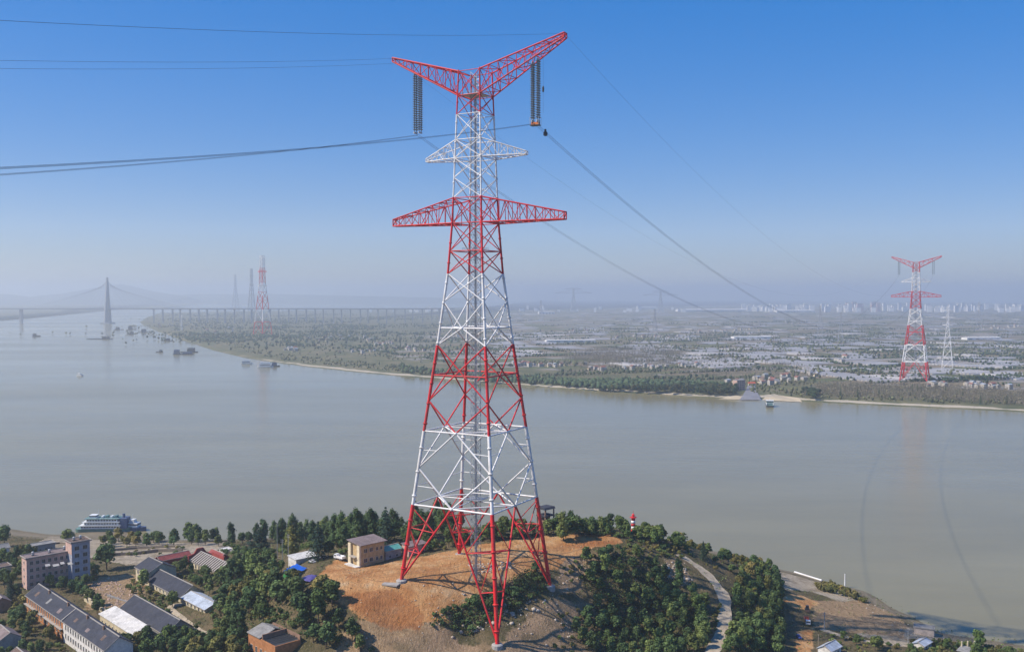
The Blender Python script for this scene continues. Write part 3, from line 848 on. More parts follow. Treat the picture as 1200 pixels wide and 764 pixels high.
def building(name, label, cat, P0, L, Wd, ang, wall, roof, kind='gable', rise=4.0, over=.6, group=None, wins=(), zg=None, halves=None, thick=.28):
    """P0 = (px, py, level) of the eave corner; x runs along the eave seen, y into the building"""
    c = at(*P0)
    ca, sa = math.cos(ang), math.sin(ang)
    gs = [H(c.x + ca * u - sa * v, c.y + sa * u + ca * v) for u in (0, L) for v in (0, Wd)]
    g = min(gs) if zg is None else zg
    h = c.z - g
    root = empty(name, (c.x, c.y, g), ang, label, cat, group)
    ridge = h + (rise if kind == 'gable' else 0)
    if kind == 'gable': out = [(0, -1), (Wd, -1), (Wd, h), (Wd / 2, h + rise), (0, h)]
    elif kind == 'mono': out = [(0, -1), (Wd, -1), (Wd, h + rise), (0, h)]
    else: out = [(0, -1), (Wd, -1), (Wd, h), (0, h)]
    if halves:
        x = 0
        for (x1, mt) in halves:
            MB().prism(out, x, x1).build("wall", mt, root); x = x1
    else:
        MB().prism(out, 0, L).build("wall", wall, root)
    o = over; t = thick
    if kind == 'gable':
        k = rise / (Wd / 2)
        f_ = MB().prism([(-o, h - k * o + .02), (Wd / 2, h + rise + .02), (Wd / 2, h + rise + t + .02), (-o, h - k * o + t + .02)], -o, L + o)
        r1 = f_.build("roof", roof, root)
        MB().prism([(Wd / 2, h + rise + .02), (Wd + o, h - k * o + .02), (Wd + o, h - k * o + t + .02), (Wd / 2, h + rise + t + .02)], -o, L + o).build("roof", roof, root)
        MB().bx(-o - .1, L + o + .1, Wd / 2 - .22, Wd / 2 + .22, h + rise + .1, h + rise + t + .2).build("ridge_cap", TRIM, root)
        MB().bx(-o, L + o, -o - .14, -o - .005, h - k * o - .02, h - k * o + t + .06).build("eave_board", TRIM, root)
        for xx in (-o - .12, L + o + .003):
            MB().prism([(-o, h - k * o), (Wd / 2, h + rise), (Wd / 2, h + rise + t + .1), (-o, h - k * o + t + .1)], xx, xx + .11).build("verge", TRIM, root)
    elif kind == 'mono':
        k = rise / Wd
        MB().prism([(-o, h - k * o + .02), (Wd + o, h + rise + k * o + .02), (Wd + o, h + rise + k * o + t + .02), (-o, h - k * o + t + .02)], -o, L + o).build("roof", roof, root)
    elif kind == 'flat':
        MB().bx(-o, L + o, -o, Wd + o, h + .02, h + .02 + t).build("roof", roof, root)
        b = MB()
        for (x0, x1, y0, y1) in ((-o, L + o, -o, -o + .25), (-o, L + o, Wd + o - .25, Wd + o), (-o, -o + .25, -o + .25, Wd + o - .25), (L + o - .25, L + o, -o + .25, Wd + o - .25)):
            b.bx(x0, x1, y0, y1, h + .02 + t, h + .45 + t)
        b.build("parapet", TRIM, root)
    for (face, n, rows, z0, dz, w, hh, x0, x1) in wins:
        for r_ in range(rows):
            for i in range(n):
                u = x0 + (x1 - x0) * (i + .5) / n
                z = z0 + dz * r_
                if face == 'f': window(root, u, 0, z, w, hh, 'f')
                elif face == 'e': window(root, L, u, z, w, hh, 'e')
                else: window(root, 0, u, z, w, hh, 's')
    root["h"] = h
    for i in range(int(L / 3) + 1):
        for j in range(int(Wd / 3) + 1):
            u, v = min(i * 3 + .5, L), min(j * 3 + .5, Wd); BLK.append((c.x + ca * u - sa * v, c.y + sa * u + ca * v, 3.0))
    return root
B1 = building("workshop", "long dark roofed workshop, one half orange brick and the other whitewashed", "building", (31, 697, 20.5), 112, 13, ANG_A, None, R_DARK, 'gable', 4.6,
    halves=[(57, W_ORANGE), (112, W_WHITE)], wins=[('f', 15, 1, 5.6, 0, 1.3, 2.6, 2, 55), ('f', 15, 2, 1.4, 4.3, 1.35, 2.4, 59, 111), ('f', 11, 1, 1.6, 0, 1.4, 1.9, 2, 55)])
MB().prism([(-.7, 0), (6.5, 4.6), (6.5, 5.3), (-.7, .75)], 56.7, 57.3).build("fire_wall", TRIM, B1, loc=(0, 0, B1["h"] - .2))
MB().bx(0, 57, -1.6, -.15, 5.0, 5.25).build("ledge", TRIM, B1)
building("store_shed", "white sheet roofed shed beside the long workshop", "shed", (117, 719, 16.5), 44, 7.6, ANG_A, W_CREAM, R_WHITE, 'mono', 2.0, wins=[('f', 9, 1, 1.2, 0, 1.2, 1.5, 1, 43)])
building("factory_hall", "dark roofed hall with grey gable just behind the white shed", "building", (142, 712, 16.5), 55, 15, ANG_A, W_GREY, R_DARK, 'gable', 5.2, wins=[('e', 3, 1, 2.0, 0, 1.4, 1.6, 2, 13), ('e', 1, 1, 5.6, 0, 1.4, 1.6, 5, 10)])
building("factory_hall", "dark roofed hall with low cream wall above the rubble yard", "building", (172, 679, 17), 45, 14, ANG_A, W_CREAM, R_DARK, 'gable', 5.0, wins=[('f', 9, 1, .8, 0, 1.2, 1.5, 2, 44)])
building("office_house", "taller cream house with three windows at the end of the dark hall", "building", (159, 664, 21), 18, 17, ANG_A, W_CREAM, R_DARK, 'gable', 4.2, wins=[('f', 3, 2, 1.0, 3.8, 1.8, 2.0, .8, 17)])
building("small_house", "small cream house under a pale blue sheet roof", "house", (213, 700, 17.5), 28, 11.5, ANG_A, W_CREAM, R_BLUE, 'gable', 2.2, wins=[('f', 6, 1, .9, 0, 1.5, 1.8, 1, 27), ('e', 2, 1, .9, 0, 1.4, 1.6, 1.5, 10)])
# ruin with a stripped, striped roof and a tall red gable
RU = building("ruined_hall", "ruined cream hall with stripped striped roof and a red brick gable", "building", (223, 656, 19), 37, 14, ANG_A, W_CREAM, roofmat("bare_roof_boards", (0.085, 0.062, 0.055)), 'gable', 4.0, wins=[('f', 8, 1, 1.2, 0, 1.6, 2.4, 1, 36)])
hh = RU["h"]; k = 4.0 / 7
for i in range(14):
    x = .8 + i * 2.65
    MB().prism([(-.5, hh - k * .5 + .34), (7, hh + 4.36), (7, hh + 4.56), (-.5, hh - k * .5 + .54)], x, x + .7).build("batten", FRAME, RU)
MB().prism([(-.8, -1), (14.8, -1), (14.8, hh + 1), (11, hh + 3.2), (9, hh + 6.2), (5, hh + 6.2), (3, hh + 3.4), (-.8, hh + 2.6)], -1.7, -.72).build("gable_wall", W_RED, RU)
MB().prism([(14.3, -1), (15.2, -1), (15.2, hh + 2.5), (14.3, hh + 2.5)], 0, 16).build("side_wall", W_RED, RU)
building("brick_shed", "low red roofed shed behind the dark halls", "shed", (188, 657, 15.5), 20, 7, ANG_B, W_RED, R_RED, 'gable', 2.0)
building("brick_shed", "small red roofed shed beside the ruined hall's gable", "shed", (244, 648, 18), 16, 6, ANG_A, W_RED, R_RED, 'gable', 2.0)
# pink block
building("apartment_block", "pink apartment block with a long flat roof and a sunlit end wall", "building", (31, 655, 30), 29, 9, ANG_B, W_PINK, R_MAUVE, 'flat', over=.8,
    wins=[('f', 8, 4, 2.0, 4.1, 1.7, 2.0, 1, 28), ('s', 1, 4, 2.2, 4.1, 1.2, 1.5, 3.2, 6)])
bb = building("apartment_block", "taller blue grey end block joined to the pink apartments", "building", (84, 636.5, 36.5), 10.5, 10.0, ANG_B, wallmat("blue_grey_render", (0.36, 0.37, 0.42)), R_BROWN, 'flat', over=.9,
    wins=[('f', 2, 5, 2.2, 4.4, 2.6, 2.3, .6, 10), ('s', 1, 1, 20, 0, 1.2, 1.5, 4, 7)])
MB().prism([(-.02, bb["h"] - 7), (10, bb["h"] - 7), (10, bb["h"] - .02), (-.02, bb["h"] - .02)], -.14, -.02).build("end_wall", W_PINK, bb)
# awnings on the pink front
A0 = at(52, 661, 26.5)
for i in range(5):
    e = empty("awning", (A0.x + i * 4.2 * math.cos(ANG_B) + .6, A0.y + i * 4.2 * math.sin(ANG_B) - .6, 25.2 + (.9, 0, .5, -.6, .3)[i]), ANG_B, "%s white awning sheet from the sunlit end wall of the pink block" % ("first", "second", "third", "fourth", "fifth")[i], "awning", "awnings on the pink block")
    MB().prism([(-1.6, -.5), (.2, .4), (.2, .5), (-1.6, -.4)], 0, (2.6, 3.4, 2.2, 3.0, 2.4)[i]).build("sheet", FRAME, e)
    for u in (.15, 3.4): MB().tube((u, -1.5, -.5), (u, .2, -.9), .06, n=4).build("bracket", GALV, e)
# beige house by the tower plateau
bh = building("beige_house", "two storey beige brick house with cream pillars on the tower plateau", "house", (423, 639, 56.6), 14.5, 10, ANG_B, wallmat("ochre_brick", (0.50, 0.36, 0.19)), R_MAUVE, 'mono', .9, over=1.3,
    wins=[('f', 2, 2, 2.0, 5.0, 2.0, 1.9, 1, 8), ('f', 2, 2, 2.0, 5.0, 1.3, 1.6, 8.5, 14)])
for y0, y1 in ((-.1, 2.2), (7.8, 10.1)): MB().bx(-1.1, -.02, y0, y1, -1, bh["h"] - .1).build("pillar", wallmat("cream_pillar", (0.66, 0.57, 0.40), .3), bh)
MB().bx(-2.4, -.03, 2.3, 7.7, 4.6, 5.0).build("balcony_slab", TRIM, bh)
MB().bx(-4.2, -1.15, -1.0, 9.0, -.6, .9).build("front_step", W_WHITE, bh)
# brick ruin in the trees
br_ = building("brick_ruin", "roofless orange brick ruin among the trees at the foot of the slope", "building", (291, 741, 29.5), 24, 13, ANG_A, W_ORANGE, R_GREY, 'none', wins=[('f', 5, 1, .8, 0, 1.5, 2.6, 1, 22)])
hh = br_["h"]
MB().bx(.5, 23.5, .5, 12.5, hh - .02, hh + .05).build("interior_shade_sheet", DARK, br_)  # dark sheet on the solid block stands in for the shaded interior
MB().prism([(-.5, hh + .1), (7.5, hh + 2.6), (7.5, hh + 2.9), (-.5, hh + .4)], -.6, 11).build("roof", R_GREY, br_)
MB().prism([(7.6, hh + 2.6), (13.6, hh + .1), (13.6, hh + .4), (7.6, hh + 2.9)], -.6, 9).build("roof", R_GREY, br_)
MB().bx(0, 24, 12.5, 13, hh, hh + 1.8).build("rear_wall", W_BROWN, br_)
MB().bx(12, 12.6, .3, 12.4, hh + .06, hh + 2.2).build("cross_wall", W_BROWN, br_)
for i in range(5):
    MB().bx(13.5 + i * 2, 13.75 + i * 2, -.2, 13, hh + .3, hh + .55).build("roof_beam", DARK, br_)
# small houses at the village edge
for (q, L, Wd, a, wm, rm, kd, rs, lb) in (
    ((-14, 668, 17), 13, 9, ANG_B, W_CREAM, R_BROWN, 'flat', 0, "flat roofed cream house at the edge beside the pink block"),
    ((-16, 702, 16), 12, 9, ANG_A, W_BROWN, R_MAUVE, 'gable', 2.6, "brown cottage below the flat roofed cream house"),
    ((-12, 742, 15.5), 15, 10, ANG_A, W_GREY, R_MAUVE, 'gable', 3, "grey walled cottage with mauve felt roof near the workshop"),
    ((8, 768, 14.5), 14, 9, ANG_A, W_CREAM, R_BROWN, 'gable', 2.6, "cream cottage with brown tiles in the bottom corner"),
    ((36, 641, 11), 16, 8, ANG_B, W_GREY, R_GREY, 'flat', 0, "low grey flat roofed store behind the pink block"),
    ((-6, 644, 13), 9, 8, ANG_B, W_WHITE, R_GREY, 'gable', 2, "white cottage near the shore below the riverside tree"),
    ((283, 657, 23), 8, 6, ANG_B, W_CREAM, R_GREY, 'gable', 1.4, "small cream hut above the ruined hall"),
    ((257, 643, 14.5), 7, 6, ANG_A, W_WHITE, R_WHITE, 'flat', 0, "small white hut behind the red brick gable"),
    ((270, 645, 15.5), 9, 6, ANG_A, W_CREAM, R_GREY, 'mono', .8, "low cream lean-to near the layered cedar"),
    ((347, 656, 44.5), 13, 8, ANG_B, W_WHITE, R_WHITE, 'mono', .7, "white roofed site cabin beside the blue tarpaulin shelter"),
    ((452, 646, 50.5), 10, 7, ANG_B, W_GREY, R_TEAL, 'gable', 1.6, "teal roofed shed beside the beige house"),
    ((479, 641, 51.5), 12, 6, ANG_B, W_PINK, R_MAUVE, 'mono', .8, "pinkish hut seen through the tower leg"),
    ((974, 763, 11.0), 10, 7, ANG_B, W_WHITE, R_BLUE, 'gable', 2.0, "white house with pale blue roof below the dirt track"),
    ((1083, 757, 6.0), 9, 6, ANG_B, W_WHITE, R_BLUE, 'gable', 1.3, "small pale roofed hut by the reedy shore"),
    ((1122, 762, 4.5), 8, 6, ANG_A, W_GREY, R_GREY, 'mono', .8, "tiny grey hut in the reeds at the bottom edge"),
):
    w_ = [('f', max(2, int(L / 4)), 1, 1.2, 0, 1.2, 1.3, .6, L - .6)]
    building("small_house", lb, "house", q, L, Wd, a, wm, rm, kd, rs, .5, wins=w_)
# pale stone block (old pump house) on the shore and the pavilion behind the tower
building("pump_house", "pale pinkish stone pump house at the tip of the dry bank", "building", (1071, 735, 4.8), 10, 6, ANG_A + .35, wallmat("pale_stone", (0.56, 0.47, 0.40)), R_GREY, 'flat', over=.25, zg=.2)
pv_ = at(639, 597, 60); q = (pv_.x, pv_.y)
e = empty("pavilion", (q[0], q[1], H(*q)), ANG_B, "dark roofed lookout pavilion behind the tower's right leg", "pavilion")
zt = 60 - H(*q)
MB().prism([(-1.6, zt), (6.6, zt), (5.6, zt + 1.1), (-.6, zt + 1.1)], -1.6, 7).build("roof", R_DARK, e)
MB().bx(-1.2, 6.6, -1.2, 6.2, zt - 4.2, zt - 3.6).build("floor_slab", R_DARK, e)
for u in (-.8, 6.2):
    for v in (-.8, 5.8): MB().bx(u - .3, u + .3, v - .3, v + .3, -2, zt - .01).build("post", W_BROWN, e)
MB().bx(1, 5, 1, 4, -2, zt - 4.25).build("core_wall", W_BROWN, e)

# roof furniture
def tank(root, x, y, z): 
    o = MB().lathe([(.75, 0), (.75, 1.5), (.35, 1.8)], 10, (x, y, z + .5)).build("water_tank", GALV, root)
    MB().bx(x - .7, x + .7, y - .7, y + .7, z, z + .48).build("tank_stand", DARK, o)
for r_, pp in ((bpy.data.objects["apartment_block"], ((5, 5), (14, 4), (23, 5.5))), (bb, ((3, 5), (7, 6)))):
    for x, y in pp: tank(r_, x, y, r_["h"] + .31)
for x, w_ in ((8, 3), (26, 2.4), (44, 3.4), (66, 2.6), (83, 3.2), (101, 2.4)):      # patched roof sheets on the long workshop
    k = 4.6 / 6.5; y0 = random.uniform(.6, 2.5); y1 = y0 + random.uniform(1.5, 3)
    MB().prism([(y0, B1["h"] + y0 * k + .32), (y1, B1["h"] + y1 * k + .32), (y1, B1["h"] + y1 * k + .37), (y0, B1["h"] + y0 * k + .37)], x, x + w_).build("roof_patch", random.choice((R_GREY, R_BROWN, R_MAUVE)), B1)
for x in (20, 48, 75, 96): MB().bx(x - .45, x + .45, 5.2, 6.1, B1["h"] + 3, B1["h"] + 6).build("chimney", W_BROWN, B1)

# rubble yard: wall stubs and heaps
for (p0, p1, h0, mt, lb) in (((99, 704, 12), (124, 720, 12), 4.2, W_CREAM, "broken cream wall left standing along the rubble yard"),
                             ((88, 688, 12), (112, 674, 12), 2.6, W_BROWN, "low brown wall stub across the top of the rubble yard"),
                             ((126, 700, 12), (168, 712, 12), 1.6, W_GREY, "low grey kerb wall crossing the rubble yard")):
    a, b_ = at(*p0), at(*p1); d = b_ - a; L = math.hypot(d.x, d.y); ang = math.atan2(d.y, d.x)
    e = empty("broken_wall", (a.x, a.y, min(H(a.x, a.y), H(b_.x, b_.y))), ang, lb, "wall")
    b = MB(); n = 9; zs_ = [h0 * random.uniform(.6, 1.05) for _ in range(n + 1)]
    for i in range(n):
        b.prism([(-.3, -1), (.3, -1), (.3, zs_[i]), (-.3, zs_[i])], L * i / n, L * (i + 1) / n + .001)
    b.build("masonry", mt, e)
    if h0 > 4:
        for i in range(4): window(e, L * (.2 + .2 * i), -.31, 1.0, 1.3, 1.5, 'f')
# retaining walls of the river terraces
for (pp, h0, lb) in (([(114, 653), (140, 651), (160, 650), (185, 647), (214, 646)], 2.6, "long stone retaining wall along the upper river terrace"),
                     ([(128, 646), (160, 643), (205, 641)], 2.0, "lower stone retaining wall nearer the water"),
                     ([(40, 640), (70, 637), (100, 641)], 1.8, "short stone wall on the landing behind the pink block")):
    b = MB(); P = [pick(*q) for q in pp]
    e = empty("retaining_wall", P[0], 0, lb, "wall")
    for i in range(len(P) - 1):
        a, c_ = P[i] - P[0], P[i + 1] - P[0]; d = (c_ - a).normalized(); n_ = Vector((-d.y, d.x, 0)) * .35
        for s_ in (-1,):
            z0, z1 = -3.0, h0
            b.poly([(*(a - n_).xy, z0 + a.z), (*(c_ - n_).xy, z0 + c_.z), (*(c_ - n_).xy, z1 + c_.z - .5), (*(a - n_).xy, z1 + a.z - .5)])
            b.poly([(*(a - n_).xy, z1 + a.z - .5), (*(c_ - n_).xy, z1 + c_.z - .5), (*(c_ + n_).xy, z1 + c_.z - .5), (*(a + n_).xy, z1 + a.z - .5)])
            b.poly([(*(c_ + n_).xy, z0 + c_.z), (*(a + n_).xy, z0 + a.z), (*(a + n_).xy, z1 + a.z - .5), (*(c_ + n_).xy, z1 + c_.z - .5)])
    b.build("stonework", M("old_stone_%d" % len(pp), (0.20, 0.165, 0.13), 0.95, 0.3, 0.8), e)

# ------------------------------------------------------------------ beacon, poles, canopy
q = at(742, 621, 41); g = H(q.x, q.y)
e = empty("river_beacon", (q.x, q.y, g), 0, "small red and white banded river beacon rising over the crest bushes", "beacon")
z0 = 41 - g - 1.0
MB().lathe([(2.0, -1), (1.7, z0)], 12).build("plinth", W_RED, e)
for i, mt in enumerate((RED, WHITE, RED, WHITE, RED)):
    r0, r1 = 1.5 - .07 * i, 1.5 - .07 * (i + 1)
    MB().lathe([(r0, z0 + i * 1.75), (r1, z0 + (i + 1) * 1.75)], 14).build("tower_band", mt, e, True)
zt = z0 + 5 * 1.75
MB().lathe([(2.1, zt), (2.1, zt + .3)], 14).build("gallery", RED, e)
MB().lathe([(.8, zt + .3), (.8, zt + 1.6), (1.1, zt + 1.65), (.1, zt + 2.6)], 10).build("lantern", RED, e)
MB().tube((0, 0, zt + 2.5), (0, 0, zt + 4.2), .09, n=5).build("finial", RED, e)
POLEM = M("pole_concrete", (0.33, 0.33, 0.32), 0.9, 0.1, 0.5); WOOD = M("weathered_wood", (0.28, 0.23, 0.17), 0.9, 0.2, 0.5)
def pole(px, py, h, label, mt=POLEM, r=.17, arm=True, z=None, group=None):
    p = pick(px, py)
    e = empty("utility_pole", p, random.uniform(0, 3), label, "pole", group)
    MB().tube((0, 0, -1), (0, 0, h), r * 1.2, r * .75, 7).build("shaft", mt, e)
    if arm:
        for zz in (h - .5, h - 1.6): MB().bx(-1.1, 1.1, -.07, .07, zz, zz + .13).build("crossarm", mt, e)
    return e
pole(325, 655, 21, "tall thin concrete pole beside the layered cedar")
pole(331, 664, 15, "grey pole standing just behind the blue tarpaulin shelter")
pole(338, 658, 15, "grey pole in front of the yellow green tree near the shelter")
pole(966, 738, 9.5, "concrete pole at the fork of the dirt track", r=.3)
pole(1064, 757, 8, "slim pole standing in the reedy shore grass")
pole(959, 762, 8, "leaning wooden pole below the dirt track fork", WOOD, .2, False)
pole(990, 688, 8.5, "white navigation post between the shoreline bushes", WHITE, .38, False)
for px, lb in ((1127, "first pale mooring post from the pump house in the reeds"), (1134, "middle pale mooring post of the three in the reeds"), (1142, "third pale mooring post from the pump house in the reeds")):
    pole(px, 764, 5.6, lb, W_CREAM, .55, False)
# boom lying on the beach
a, b_ = pick(931, 671), pick(963, 681)
e = empty("white_boom", a, 0, "long white boom lying along the edge of the concrete slip", "boom")
d = b_ - a
MB().tube((0, 0, .6), (d.x, d.y, d.z + .6), .55, .55, 8).build("float_tube", WHITE, e)
for i in range(5):
    t = i / 4; MB().bx(d.x * t - .4, d.x * t + .4, d.y * t - .4, d.y * t + .4, d.z * t - .6, d.z * t + .25).build("cradle", GALV, e)

# tarpaulin shelter
p = pick(346, 677); BLUE = M("blue_tarpaulin", (0.02, 0.14, 0.62), 0.55, 0.15, 0.6); PURP = M("violet_tarpaulin", (0.10, 0.085, 0.26), 0.6, 0.2, 0.6)
e = empty("tarp_shelter", p, ANG_B + .5, "open shelter roofed with a bright blue tarpaulin by the car park", "shelter")
b = MB(); n = 8
for i in range(n):
    for j in range(4):
        f = lambda i, j: (-6 + 12.5 * i / n, -3 + 6.0 * j / 4, 3.4 + .45 * j + .22 * math.sin(i * 1.9 + j))
        b.poly([f(i, j), f(i + 1, j), f(i + 1, j + 1), f(i, j + 1)])
        b.poly([(x, y, z - .12) for x, y, z in (f(i, j + 1), f(i + 1, j + 1), f(i + 1, j), f(i, j))])
b.build("tarpaulin", BLUE, e, True)
for u in (-5.8, 6.2):
    for v in (-2.8, 2.8): MB().tube((u, v, -1), (u, v, 3.5 + (v + 2.8) * .3), .12, n=5).build("post", GALV, e)
MB().bx(-6.5, -5.9, -3.1, 3, 1, 3.3).build("green_sheet", M("green_sheet", (0.06, 0.30, 0.07), .7, .2), e)
MB().bx(-5.2, 3.2, -2.2, 1.6, -1, 1.7).build("plywood_hut", W_CREAM, e)
p2 = pick(364, 678)
e = empty("covered_stack", p2, ANG_B + .4, "low stack covered by violet blue sheeting beside the tarpaulin shelter", "stack")
b = MB(); n = 7
for i in range(n):
    for j in range(5):
        f = lambda i, j: (-5 + 10 * i / n, -3 + 6 * j / 5, 1.7 * (1 - ((i - 3.5) / 4.2) ** 2) * (1 - ((j - 2.5) / 3.2) ** 4) + .15 * math.sin(i * 2.3 + j * 3.1) - .2)
        b.poly([f(i, j), f(i + 1, j), f(i + 1, j + 1), f(i, j + 1)])
b.build("sheeting", PURP, e, True)

# ------------------------------------------------------------------ vehicles
TYRE = M("tyre_rubber", (0.025, 0.025, 0.027), 0.9, 0.1); CARG = M("car_glass", (0.03, 0.035, 0.045), 0.15, 0.1, spec=0.6)
def paint(n, c): return M(n, c, 0.35, 0.05, 1.0, spec=0.5)
LAMP = paint("lamp_lens", (0.7, 0.68, 0.6)); TAIL = paint("tail_lens", (0.4, 0.02, 0.02))
def wheels(e, xs_, y, r, w=.24):
    for x in xs_:
        for s in (-1, 1):
            o = MB().tube((0, -w / 2, 0), (0, w / 2, 0), r, n=12).build("wheel", TYRE, e); o.location = (x, s * y, r)
            MB().tube((0, s * w / 2 - .01, 0), (0, s * (w / 2 + .02), 0), r * .55, n=8).build("rim", GALV, o)
def car(p, ang, mt, label):
    e = empty("parked_car", p, ang, label, "car", "vehicles parked at the village end of the plateau")
    body = [(-2.15, .35), (2.15, .35), (2.2, .75), (1.9, .92), (1.0, 1.0), (-1.7, 1.02), (-2.2, .9)]
    b = MB().prism([(x, z) for x, z in body], -.88, .88); b.v = [(v[1], v[0], v[2]) for v in b.v]; b.build("body", mt, e)
    cab = [(-1.75, 1.0), (1.0, 1.0), (.35, 1.46), (-1.35, 1.5)]
    b = MB().prism(cab, -.76, .76); b.v = [(v[1], v[0], v[2]) for v in b.v]; b.build("cabin_glass", CARG, e)
    MB().bx(-1.3, .3, -.74, .74, 1.485, 1.54).build("cabin_roof", mt, e)
    wheels(e, (-1.35, 1.35), .84, .33)
    for s in (-.6, .6):
        MB().bx(2.14, 2.22, s - .18, s + .18, .62, .78).build("headlight", LAMP, e)
        MB().bx(-2.23, -2.15, s - .16, s + .16, .7, .86).build("tail_light", TAIL, e)
    return e
def on(px, py, dz=.05):
    p = pick(px, py); p.z += dz; return p
for px, py, a, c_, lb in ((352, 652, .9, (0.7, 0.7, 0.7), "white car parked next to the white site cabin"), (357, 650, .9, (0.55, 0.57, 0.6), "silver car parked between the site cabin and the dark trees"),
                         (372, 656, .85, (0.05, 0.055, 0.09), "dark blue car parked under the pointed dark tree"), (379, 654, .85, (0.42, 0.42, 0.46), "grey car parked under the pointed dark tree"),
                         (366, 659, 2.4, (0.62, 0.62, 0.63), "pale car turned across the car park behind the tarpaulin")):
    car(on(px, py), a, paint("car_paint_%d" % px, c_), lb)
def truck(p, ang, cabm, bedm, label, L=7.0, tip=False):
    e = empty("truck", p, ang, label, "truck")
    MB().bx(-L / 2, L / 2, -.5, .5, .7, .95).build("chassis", DARK, e)
    b = MB().prism([(L / 2 - 1.9, .8), (L / 2, .8), (L / 2, 1.6), (L / 2 - .25, 2.75), (L / 2 - 1.9, 2.8)], -1.15, 1.15); b.v = [(v[1], v[0], v[2]) for v in b.v]; cb = b.build("cab", cabm, e)
    b = MB().prism([(L / 2 + .01, 1.7), (L / 2 - .22, 2.55), (L / 2 - .16, 2.56), (L / 2 + .07, 1.7)], -1.0, 1.0); b.v = [(v[1], v[0], v[2]) for v in b.v]; b.build("windscreen", CARG, cb)
    for s in (-1, 1): MB().bx(L / 2 - 1.6, L / 2 - .5, s * 1.16 - .02, s * 1.16 + .02, 1.75, 2.5).build("side_window", CARG, cb)
    b = MB(); x0, x1 = -L / 2, L / 2 - 2.1
    b.bx(x0, x1, -1.2, 1.2, .97, 1.15); b.bx(x0, x1, -1.25, -1.13, 1.15, 2.3); b.bx(x0, x1, 1.13, 1.25, 1.15, 2.3); b.bx(x0, x0 + .12, -1.12, 1.12, 1.15, 2.3); b.bx(x1 - .12, x1, -1.12, 1.12, 1.15, 2.6)
    b.build("bed", bedm, e)
    wheels(e, (-L / 2 + 1.0, -L / 2 + 2.2, L / 2 - 1.2), 1.0, .5, .32)
    for s in (-.8, .8): MB().bx(L / 2 + .005, L / 2 + .07, s - .2, s + .2, .95, 1.15).build("headlight", LAMP, e)
    return e
truck(on(398, 656), 2.5, paint("white_cab", (0.75, 0.75, 0.75)), WHITE, "white flatbed truck parked near the beige house", 6.5)
tk = truck(on(946, 730), -1.75, paint("white_cab_two", (0.78, 0.78, 0.76)), paint("dull_red_bed", (0.26, 0.07, 0.055)), "white cabbed tipper truck with dull red bed on the shaded riverside yard", 9.0)
p = on(946, 716)
e = empty("loader", p, -1.75, "small dark loader standing behind the tipper truck", "loader")
MB().bx(-1.8, 1.6, -1, 1, .6, 1.6).build("body", DARK, e); MB().bx(-.9, .7, -.8, .8, 1.6, 2.9).build("cab", CARG, e); MB().bx(-1.0, .8, -.9, .9, 2.9, 3.05).build("cab_roof", DARK, e)
MB().prism([(-1.2, .3), (1.2, .3), (1.2, 1.4), (-1.2, 1.4)], 2.6, 3.3).build("bucket", W_BROWN, e)
for s in (-.7, .7): MB().tube((1.2, s, 1.5), (2.7, s, .8), .12, n=5).build("lift_arm", DARK, e)
wheels(e, (-1.2, 1.1), 1.05, .65, .4)
car(on(936, 748), -1.5, paint("blue_paint", (0.03, 0.07, 0.32)), "small blue car in the tree shade below the tipper truck")["group"] = "vehicles on the riverside yard"

# ------------------------------------------------------------------ vegetation of the near bank
BARK = M("tree_bark", (0.10, 0.075, 0.055), 0.95, 0.25, 1.2)
L_DARK = leafmat("leaf_dark_green", (0.046, 0.086, 0.032), (0.082, 0.122, 0.040))
L_MID = leafmat("leaf_mid_green", (0.076, 0.122, 0.034), (0.140, 0.172, 0.050))
L_OLIVE = leafmat("leaf_olive", (0.13, 0.135, 0.036), (0.21, 0.165, 0.052))
L_CEDAR = leafmat("needle_blue_green", (0.022, 0.046, 0.030), (0.034, 0.062, 0.036), .15)
L_REED = leafmat("reed_green", (0.10, 0.11, 0.035), (0.16, 0.14, 0.05))
L_DRY = leafmat("dry_grass", (0.16, 0.125, 0.055), (0.085, 0.085, 0.030))
def ico(sub):
    bm = bmesh.new(); bmesh.ops.create_icosphere(bm, subdivisions=sub, radius=1.0)
    v = np.array([q.co[:] for q in bm.verts]); f = np.array([[q.index for q in t.verts] for t in bm.faces]); bm.free()
    return v, f
ICO1, ICO2 = ico(1), ico(2)
def leaves(C, Nrm, size, rng):
    """quads (n) with centres C facing about Nrm"""
    n = len(C)
    Nrm = Nrm / (np.linalg.norm(Nrm, axis=1, keepdims=True) + 1e-9)
    a = np.cross(Nrm, rng.normal(size=(n, 3))); a /= np.linalg.norm(a, axis=1, keepdims=True) + 1e-9
    b = np.cross(Nrm, a); s = (size * rng.uniform(.65, 1.35, n))[:, None]
    V = np.stack([C - a * s * .5 - b * s * .32, C + a * s * .15 - b * s * .5, C + a * s * .55 + b * s * .25, C - a * s * .2 + b * s * .5], 1)
    V += rng.normal(size=V.shape) * size * .08
    return V.reshape(-1, 3), np.arange(n * 4).reshape(n, 4)
